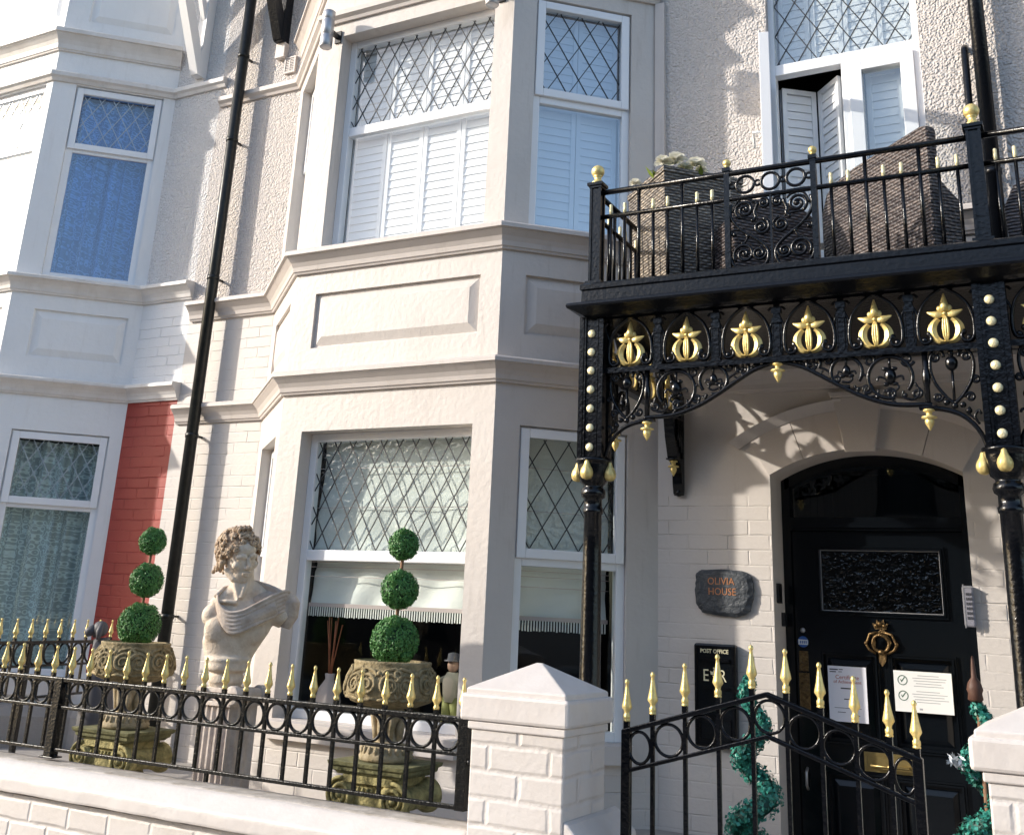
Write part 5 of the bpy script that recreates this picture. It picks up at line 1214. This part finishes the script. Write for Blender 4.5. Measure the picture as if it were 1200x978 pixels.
# small dark ornament behind the left urn
t = thing('dog_ornament', (-5.62, 5.2, .6), 'dark dog shaped ornament peeping out left of the left topiary', 'ornament')
mb = MB(); mb.tube([(-5.62, 5.2, .6), (-5.62, 5.2, .9), (-5.63, 5.19, 1.2), (-5.65, 5.18, 1.36)], [.10, .11, .07, .045], 14); mb.build('body', 'ink', t)
mb = MB(); mb.sphere((-5.66, 5.17, 1.415), .055, .045, .05); mb.tube([(-5.68, 5.16, 1.415), (-5.715, 5.13, 1.395), (-5.73, 5.12, 1.385)], [.035, .030, .024], 10); mb.tube([(-5.63, 5.15, 1.45), (-5.62, 5.13, 1.40), (-5.625, 5.13, 1.35)], [.014, .024, .012], 8); mb.tube([(-5.68, 5.19, 1.45), (-5.70, 5.17, 1.40), (-5.70, 5.17, 1.36)], [.014, .022, .012], 8); mb.build('head', 'ink', t)
# small figurine / bird on the right urn rim
# ================================================================== BUST AND PEDESTAL
pd = thing('fluted_pedestal', (-3.895, 4.46, .6), 'weathered square fluted stone pedestal carrying the bust', 'pedestal')
mb = MB(); x0, x1, y0, y1 = -3.985, -3.80, 4.36, 4.57
fl_ = []
def flute_side(a, b, n=5):
    A = Vector(a); B = Vector(b); d_ = (B-A); nn = Vector((d_.y, -d_.x)).normalized(); out = []
    for k in range(n):
        for t_ in (0, .12, .3, .5, .7, .88): out.append(A+d_*((k+t_)/n)-nn*(.012*sin(pi*max(0, (t_-.12)/.76)) if t_ > .12 else 0))
    return out
poly = flute_side((x0, y0), (x1, y0))+flute_side((x1, y0), (x1, y1), 3)+flute_side((x1, y1), (x0, y1))+flute_side((x0, y1), (x0, y0))
mb.prism([(p.x, p.y) for p in poly], .70, 1.12, axis='z'); mb.build('fluted_shaft', 'stone_pedestal', pd)
mb = MB(); mb.box(x0-.03, x1+.03, y0-.03, y1+.03, .6, .70); mb.build('base', 'stone_pedestal', pd, bevel=.008)
mb = MB(); mb.box(x0-.012, x1+.012, y0-.012, y1+.012, 1.12, 1.142); mb.box(x0+.005, x1-.005, y0+.005, y1-.005, 1.142, 1.165)
for yy in (y0-.012, y1-.02): mb.smooth = True; mb.tube([(x1+.012, yy-.004, 1.175), (x1+.012, yy+.036, 1.175)], .045, 18); mb.tube([(x0-.002, yy-.004, 1.175), (x0-.002, yy+.036, 1.175)], .034, 18)
mb.tube([(x1+.012, y0+.02, 1.175), (x1+.012, y1-.02, 1.175)], .032, 14); mb.smooth = False
mb.box(x0, x1, y0, y1, 1.165, 1.205); mb.build('scrolled_cap', 'stone_pedestal', pd, bevel=.004)

bust = thing('classical_bust', (-3.895, 4.46, 1.205), 'weathered stone bust of a curly haired draped man on the fluted pedestal', 'statue')
BA = radians(41); TBu = Matrix.Translation((-3.895, 4.46, 0)) @ Matrix.Rotation(BA, 4, 'Z')
def sculpt(mb, name, m, vox, smooth_it=4, parent=bust, fac=.5):
    o = mb.build(name, m, parent, smooth=True)
    r = o.modifiers.new('merge', 'REMESH'); r.mode = 'VOXEL'; r.voxel_size = vox; r.use_smooth_shade = True
    s_ = o.modifiers.new('soften', 'SMOOTH'); s_.iterations = smooth_it; s_.factor = fac
    return o
mb = MB(TBu); E_ = lambda c, a, b=None, d_=None: mb.sphere(c, a, b, d_, 24, 16)
# trunk
mb.smooth = True
def ell_loft(mb, secs, n=36):
    rings = []
    for (x, y, z, rx, ry) in secs: rings.append([mb.pt((x+rx*cos(2*pi*k/n), y+ry*sin(2*pi*k/n), z)) for k in range(n)])
    for A, B in zip(rings, rings[1:]):
        for k in range(n): mb.face((A[k], A[(k+1) % n], B[(k+1) % n], B[k]))
    mb.face(rings[0][::-1]); mb.face(rings[-1])
ell_loft(mb, [(-.03, 0, 1.335, .115, .078), (-.028, 0, 1.37, .128, .084), (-.02, 0, 1.42, .148, .092), (-.002, 0, 1.47, .160, .100), (.010, 0, 1.52, .168, .102), (.015, .005, 1.56, .165, .096), (.005, .01, 1.60, .135, .080), (.0, .012, 1.635, .085, .066), (.0, .012, 1.66, .062, .06)])
E_((-.085, -.046, 1.475), .082, .050, .075); E_((.065, -.048, 1.478), .085, .050, .075)      # pectorals
E_((-.138, .0, 1.545), .050, .058, .056)                                                     # cut shoulder
mb.tube([(.09, .01, 1.575), (.16, .0, 1.585), (.215, -.005, 1.565), (.245, -.01, 1.54)], [.075, .074, .066, .056], 20)
mb.tube([(.0, .015, 1.67), (-.07, .012, 1.635), (-.13, .008, 1.585)], [.06, .052, .042], 18); mb.tube([(.0, .02, 1.69), (.08, .016, 1.66), (.16, .008, 1.62)], [.06, .055, .05], 18)
mb.tube([(.006, .015, 1.60), (.004, .006, 1.66), (-.002, -.002, 1.72), (-.012, -.01, 1.78)], [.076, .066, .060, .058], 22)  # neck
mb.tube([(-.052, -.030, 1.77), (-.035, -.048, 1.70), (-.012, -.064, 1.63)], [.016, .015, .010], 10); mb.tube([(.03, -.04, 1.76), (.012, -.058, 1.69), (.0, -.070, 1.635)], [.016, .015, .010], 10)
mb.tube([(-.015, -.082, 1.612), (-.07, -.072, 1.618), (-.125, -.045, 1.612)], [.012, .012, .010], 10)                        # collarbone
# socle
mb.lathe([(.085, 1.225), (.088, 1.23), (.088, 1.262), (.080, 1.268), (.082, 1.275), (.110, 1.285), (.114, 1.30), (.112, 1.325), (.118, 1.33), (.118, 1.342), (.10, 1.35)], (-.03, 0, 0), 36)
mb.sphere((-.03, 0, 1.215), .082, .075, .03, 24, 10)
sculpt(mb, 'torso', 'stone_bust', .0055, 3)
# head in its own frame: face looks along -y, then yaw to the viewer's right and a slight tilt
HC = Vector((-.030, -.015, 1.838)); TH = TBu @ Matrix.Translation(HC) @ Matrix.Rotation(radians(26), 4, 'Z') @ Matrix.Rotation(radians(-8), 4, 'Y') @ Matrix.Rotation(radians(9), 4, 'X') @ Matrix.Scale(1.10, 4)
mb = MB(TH)
E_((0, .022, .030), .078, .096, .090); E_((0, -.012, -.02), .066, .074, .075); E_((0, -.030, -.062), .050, .052, .052)
E_((0, -.058, -.092), .024, .022, .020)                                    # chin
mb.tube([(-.060, .01, -.05), (-.040, -.032, -.088), (0, -.060, -.100), (.040, -.032, -.088), (.060, .01, -.05)], [.020, .020, .020, .020, .020], 12)   # jaw
mb.tube([(-.052, -.066, .014), (-.028, -.083, .021), (-.008, -.087, .016)], [.010, .0115, .009], 10); mb.tube([(.052, -.066, .014), (.028, -.083, .021), (.008, -.087, .016)], [.010, .0115, .009], 10)  # brow
E_((0, -.060, .045), .052, .030, .034)                                     # forehead
mb.tube([(0, -.084, .014), (0, -.093, -.008), (0, -.104, -.027), (0, -.100, -.036)], [.0085, .0095, .0115, .009], 12)   # nose
E_((-.0115, -.092, -.034), .0085, .010, .007); E_((.0115, -.092, -.034), .0085, .010, .007)
E_((-.044, -.058, -.024), .020, .018, .018); E_((.044, -.058, -.024), .020, .018, .018)     # cheekbones
for s_ in (-1, 1):
    E_((s_*.028, -.070, -.001), .0150, .0115, .0095)                       # eyeball
    mb.tube([(s_*.044, -.067, -.002), (s_*.036, -.080, .007), (s_*.026, -.083, .009), (s_*.014, -.079, .002)], .0030, 7); mb.tube([(s_*.044, -.067, -.004), (s_*.034, -.079, -.010), (s_*.024, -.080, -.011), (s_*.014, -.077, -.003)], .0026, 7)
    mb.tube([(s_*.077, .012, .012), (s_*.084, .020, .018), (s_*.086, .026, .004), (s_*.080, .018, -.018), (s_*.076, .010, -.024)], .007, 8)
mb.tube([(-.023, -.080, -.060), (-.010, -.091, -.056), (0, -.0925, -.058), (.010, -.091, -.056), (.023, -.080, -.060)], [.003, .0058, .0055, .0058, .003], 9)
mb.tube([(-.020, -.080, -.0665), (0, -.089, -.070), (.020, -.080, -.0665)], [.003, .0075, .003], 9)
sculpt(mb, 'head', 'stone_bust', .0032, 2, fac=.45)
# hair: many small curls over the cap, thick at the sides and nape
rng = random.Random(11); mb = MB(TH)
mb.sphere((0, .030, .040), .088, .100, .088, 24, 16)
for i in range(330):
    z = rng.uniform(-.62, 1); a = rng.uniform(0, 2*pi); q_ = sqrt(max(0, 1-z*z)); d_ = Vector((q_*cos(a), q_*sin(a), z))
    if d_.y < -.25 and z < .52-abs(d_.x)*.75: continue
    p = Vector((d_.x*.094, .026+d_.y*.108, .034+d_.z*.098))
    if z < -.1 and d_.y < .0 and abs(d_.x) < .85: continue
    n_ = d_; t_ = n_.cross(Vector((0, 0, 1))); t_ = t_.normalized() if t_.length > .1 else Vector((1, 0, 0)); b_ = n_.cross(t_); r0 = rng.uniform(.010, .018); ph = rng.uniform(0, 6.28); sg = rng.choice((-1, 1))
    mb.tube([p+(t_*cos(ph+sg*k*.62)+b_*sin(ph+sg*k*.62))*r0*(1-k*.09)+n_*(.002+k*.0013) for k in range(9)], [.0052, .0062, .0065, .0062, .006, .0055, .005, .0042, .003], 6)
for s_ in (-1, 1):
    for k in range(22):
        p = Vector((s_*(.080+rng.uniform(-.006, .016)), rng.uniform(.0, .08), rng.uniform(-.075, .03))); mb.sphere(p, rng.uniform(.007, .011), None, rng.uniform(.010, .015), 8, 6)
for k in range(26): mb.sphere((rng.uniform(-.06, .06), .105+rng.uniform(-.02, .02), rng.uniform(-.10, .02)), rng.uniform(.009, .013), None, None, 8, 6)
for x_ in (-.022, .0, .022):
    for q_ in range(3): mb.tube([(x_+(.012+.004*q_)*cos(t*.9+q_), -.036+q_*.012, .132+.004*q_+.012*sin(t*.9+q_)) for t in range(7)], [.006, .0065, .0065, .006, .0055, .005, .004], 6)
mb.build('curly_hair', 'stone_hair', bust)
# cloak: a bundle of folds from the far breast over the near shoulder
mb = MB(TBu)
def fold(pts, r): mb.tube(pts, r, 10, sx=1.6)
for k in range(6):
    f = k/5
    mb.tube(cr([(-.120, -.030-.02*f, 1.655-.060*f), (-.108+.020*f, -.084-.010*f, 1.605-.086*f), (-.060+.02*f, -.118-.004*f, 1.566-.096*f), (.010, -.134+.002*f, 1.572-.098*f), (.085, -.126+.002*f, 1.612-.100*f), (.160, -.100+.01*f, 1.655-.106*f), (.218, -.066, 1.682-.100*f), (.250, -.018, 1.672-.085*f), (.240, .045, 1.650-.05*f)], 5), [.0062+.0030*sin(q_*.08) for q_ in range(41)], 8)
for k in range(5):
    f = k/4; mb.tube(cr([(.035+.03*f, .06, 1.725-.02*f), (.10, -.0+.01*f, 1.712-.018*f), (.17+.01*f, -.040, 1.690-.024*f), (.235, -.048, 1.655-.03*f), (.270, -.03, 1.60-.03*f), (.268, -.012, 1.535-.015*f)], 5), .0115, 8)
fold([(-.13, -.035, 1.64), (-.10, .0, 1.672), (-.06, .04, 1.685)], [.010, .016, .014])
mb.sphere((.15, -.005, 1.625), .108, .066, .058, 20, 12); mb.tube([(-.10, -.055, 1.585), (-.04, -.092, 1.53), (.02, -.105, 1.52), (.09, -.098, 1.56), (.17, -.070, 1.60)], [.022, .034, .038, .040, .040], 14); mb.tube([(.235, -.005, 1.66), (.250, -.012, 1.62), (.252, -.015, 1.56), (.236, -.015, 1.50)], [.040, .056, .050, .030], 18)
sculpt(mb, 'draped_cloak', 'stone_drape', .0035, 1)

# ================================================================== SIGNS ON THE WALL
t = MB(); rngs = random.Random(4); outl = []
base_ = [(-1.868, 1.885), (-1.84, 1.901), (-1.76, 1.907), (-1.66, 1.903), (-1.60, 1.897), (-1.572, 1.88), (-1.560, 1.84), (-1.556, 1.80), (-1.565, 1.74), (-1.58, 1.70), (-1.605, 1.675), (-1.66, 1.664), (-1.74, 1.668), (-1.83, 1.676), (-1.856, 1.70), (-1.872, 1.73), (-1.876, 1.80), (-1.872, 1.85)]
for (a, b) in zip(base_, base_[1:]+base_[:1]):
    for k in range(3): f = k/3; outl.append((a[0]+(b[0]-a[0])*f+rngs.uniform(-.0025, .0025), a[1]+(b[1]-a[1])*f+rngs.uniform(-.0025, .0025)))
sl_ = MB(); cxs, czs = -1.722, 1.79
F0 = [sl_.pt((x, YW-.004, z)) for x, z in outl]; F1 = [sl_.pt((x, YW-.020+rngs.uniform(-.003, .003), z)) for x, z in outl]
F2 = [sl_.pt((cxs+(x-cxs)*(.88+rngs.uniform(-.03, .03))-.006*(x > -1.62), YW-.034+rngs.uniform(-.001, .001), czs+(z-czs)*(.86+rngs.uniform(-.03, .03)))) for x, z in outl]; F3 = [sl_.pt((cxs+(x-cxs)*.8-.014*(x > -1.64), YW-.036, czs+(z-czs)*.78+(.014 if z < 1.72 and x > -1.7 else 0))) for x, z in outl]
for A, B in ((F0, F1), (F1, F2), (F2, F3)):
    for i in range(len(outl)): sl_.face((A[i], A[(i+1) % len(outl)], B[(i+1) % len(outl)], B[i]))
sl_.face(F3)
sg = tag(sl_.build('slate_sign', 'slate'), 'rough edged slate house name sign with copper letters left of the door', 'sign')
text('OLIVIA', .052, 'copper_letters', (-1.728, YW-.0375, 1.842), 'lettering', sg, .001, .92); text('HOUSE', .052, 'copper_letters', (-1.722, YW-.0375, 1.789), 'lettering', sg, .001, .92)
pb = thing('wall_post_box', (-1.765, YW, 1.02), 'black wall mounted post box plate with cream lettering and crown below the slate sign', 'post box')
mb = MB(); mb.box(-1.878, -1.651, YW-.05, YW-.001, 1.02, 1.525); mb.build('box_body', 'black_door', pb, bevel=.012)
mb = MB(); rim(mb, -1.868, -1.661, 1.03, 1.515, .010, YW-.055, YW-.0495); mb.box(-1.845, -1.685, YW-.060, YW-.0497, 1.435, 1.452); mb.box(-1.84, -1.69, YW-.0515, YW-.0495, 1.17, 1.175); rim(mb, -1.848, -1.682, 1.055, 1.16, .006, YW-.054, YW-.0496); mb.box(-1.84, -1.69, YW-.056, YW-.0497, 1.30, 1.312)
mb.build('box_mouldings', 'iron', pb)
text('POST OFFICE', .028, 'cream_letters', (-1.765, YW-.0515, 1.487), 'lettering', pb, .001, .92, .0006)
text('E', .085, 'cream_letters', (-1.812, YW-.0515, 1.365), 'lettering', pb, .001, .8); text('R', .085, 'cream_letters', (-1.722, YW-.0515, 1.365), 'lettering', pb, .001, .8)
mb = MB(); x_, z_ = -1.768, 1.372
mb.prism([(x_-.017, z_), (x_+.017, z_), (x_+.02, z_+.018), (x_+.008, z_+.012), (x_, z_+.026), (x_-.008, z_+.012), (x_-.02, z_+.018)], YW-.0525, YW-.0505); mb.box(x_-.003, x_+.003, YW-.0525, YW-.0505, z_+.027, z_+.036)
mb.prism([(x_-.008, z_-.034), (x_+.008, z_-.034), (x_+.008, z_-.030), (x_+.003, z_-.030), (x_+.003, z_-.008), (x_+.008, z_-.008), (x_+.008, z_-.004), (x_-.008, z_-.004), (x_-.008, z_-.008), (x_-.003, z_-.008), (x_-.003, z_-.030), (x_-.008, z_-.030)], YW-.0525, YW-.0505)
mb.build('crown_mark', 'cream_letters', pb)
text('47', .03, 'cream_letters', (-1.765, YW-.0515, 1.225), 'lettering', pb, .001) if False else None

# ================================================================== SPIRAL IVY PLANTS
def spiral_ivy(cx, cy, z0, z1, label, seed, ph=0.0, top=None):
    rng = random.Random(seed); t = thing('spiral_ivy', (cx, cy, .06), label, 'plant', 'spiral ivy plants beside the door')
    mb = MB(); mb.lathe([(.10, .062), (.13, .10), (.155, .32), (.165, .33), (.165, .36), (.14, .36), (.135, .32), (.02, .31)], (cx, cy, 0), 28); mb.build('pot', 'terracotta', t)
    mb = MB(); mb.tube([(cx, cy, .3), (cx, cy, z1-.03)], .010, 8); mb.build('stem', 'stem', t)
    mb = MB(); core = MB(); n = 120; cp = []
    for i in range(n+1):
        f = i/n; z = z0+(z1-z0)*f; a = ph+2*pi*(z-z0)/.29; R_ = .085*(1-f)**.6+.014; cp.append((cx+R_*cos(a), cy+R_*sin(a)*.8, z))
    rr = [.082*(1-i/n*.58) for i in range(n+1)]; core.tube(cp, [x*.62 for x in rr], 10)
    for i in range(5200):
        k = rng.randrange(n+1); p = Vector(cp[k]); r_ = rr[k]; d_ = Vector((rng.gauss(0, 1), rng.gauss(0, 1), rng.gauss(0, 1))).normalized(); p = p+d_*r_*rng.uniform(.6, 1.12)
        n_ = (d_+Vector((rng.uniform(-.7, .7), rng.uniform(-.7, .7), rng.uniform(-.7, .7)))).normalized(); t_ = n_.cross(Vector((rng.uniform(-1, 1), rng.uniform(-1, 1), rng.uniform(-1, 1)))).normalized(); b_ = n_.cross(t_); s_ = rng.uniform(.008, .015)
        ids = [mb.pt(p-t_*s_), mb.pt(p-b_*s_*.7-t_*s_*.1), mb.pt(p-b_*s_*.25+t_*s_*.35), mb.pt(p+t_*s_), mb.pt(p+b_*s_*.25+t_*s_*.35), mb.pt(p+b_*s_*.7-t_*s_*.1)]; mb.face(ids)
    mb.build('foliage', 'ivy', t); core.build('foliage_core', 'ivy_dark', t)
    return t
spiral_ivy(-1.462, 5.36, .40, 1.37, 'teal green spiral ivy plant left of the front door below the post box', 2, ph=2.2)
si = spiral_ivy(-.470, 5.36, .40, 1.33, 'teal green spiral ivy plant right of the door, partly hidden by the right pillar', 6, ph=.6)
mb = MB(); mb.lathe([(.020, 1.35), (.034, 1.36), (.030, 1.385), (.036, 1.40), (.028, 1.43), (.012, 1.45), (.010, 1.49), (.006, 1.53), (.003, 1.54)], (-.478, 5.36, 0), 8); mb.build('wooden_finial', 'dark_wood', si)
mb = MB()
for k in range(46):
    p = Vector((-.60+.10*random.random(), 5.30+.04*random.random(), 1.085+.05*random.random())); d_ = Vector((random.uniform(-1, 1), random.uniform(-.5, .5), random.uniform(-.5, .7))).normalized()*.018; q_ = d_.cross(Vector((0, 1, 0))).normalized()*.005; mb.quad(p-d_, p+q_, p+d_, p-q_)
mb.tube([(-.5, 5.34, 1.04), (-.55, 5.33, 1.09), (-.6, 5.32, 1.10)], .003, 5); mb.build('pale_sprig', 'lead_pale', si)
# grey skirting under the neighbour's bay and wall
mb = MB(); mb.sweep([(.0, .60), (.12, .60), (.12, .80), (.09, .86), (.0, .88)], [(-9.9, 5.8), (-9.2, 5.13), (-7.145, 5.13), (-6.43, 5.8), (XP, 5.8)]); mb.build('plinth_course', 'concrete', nb)
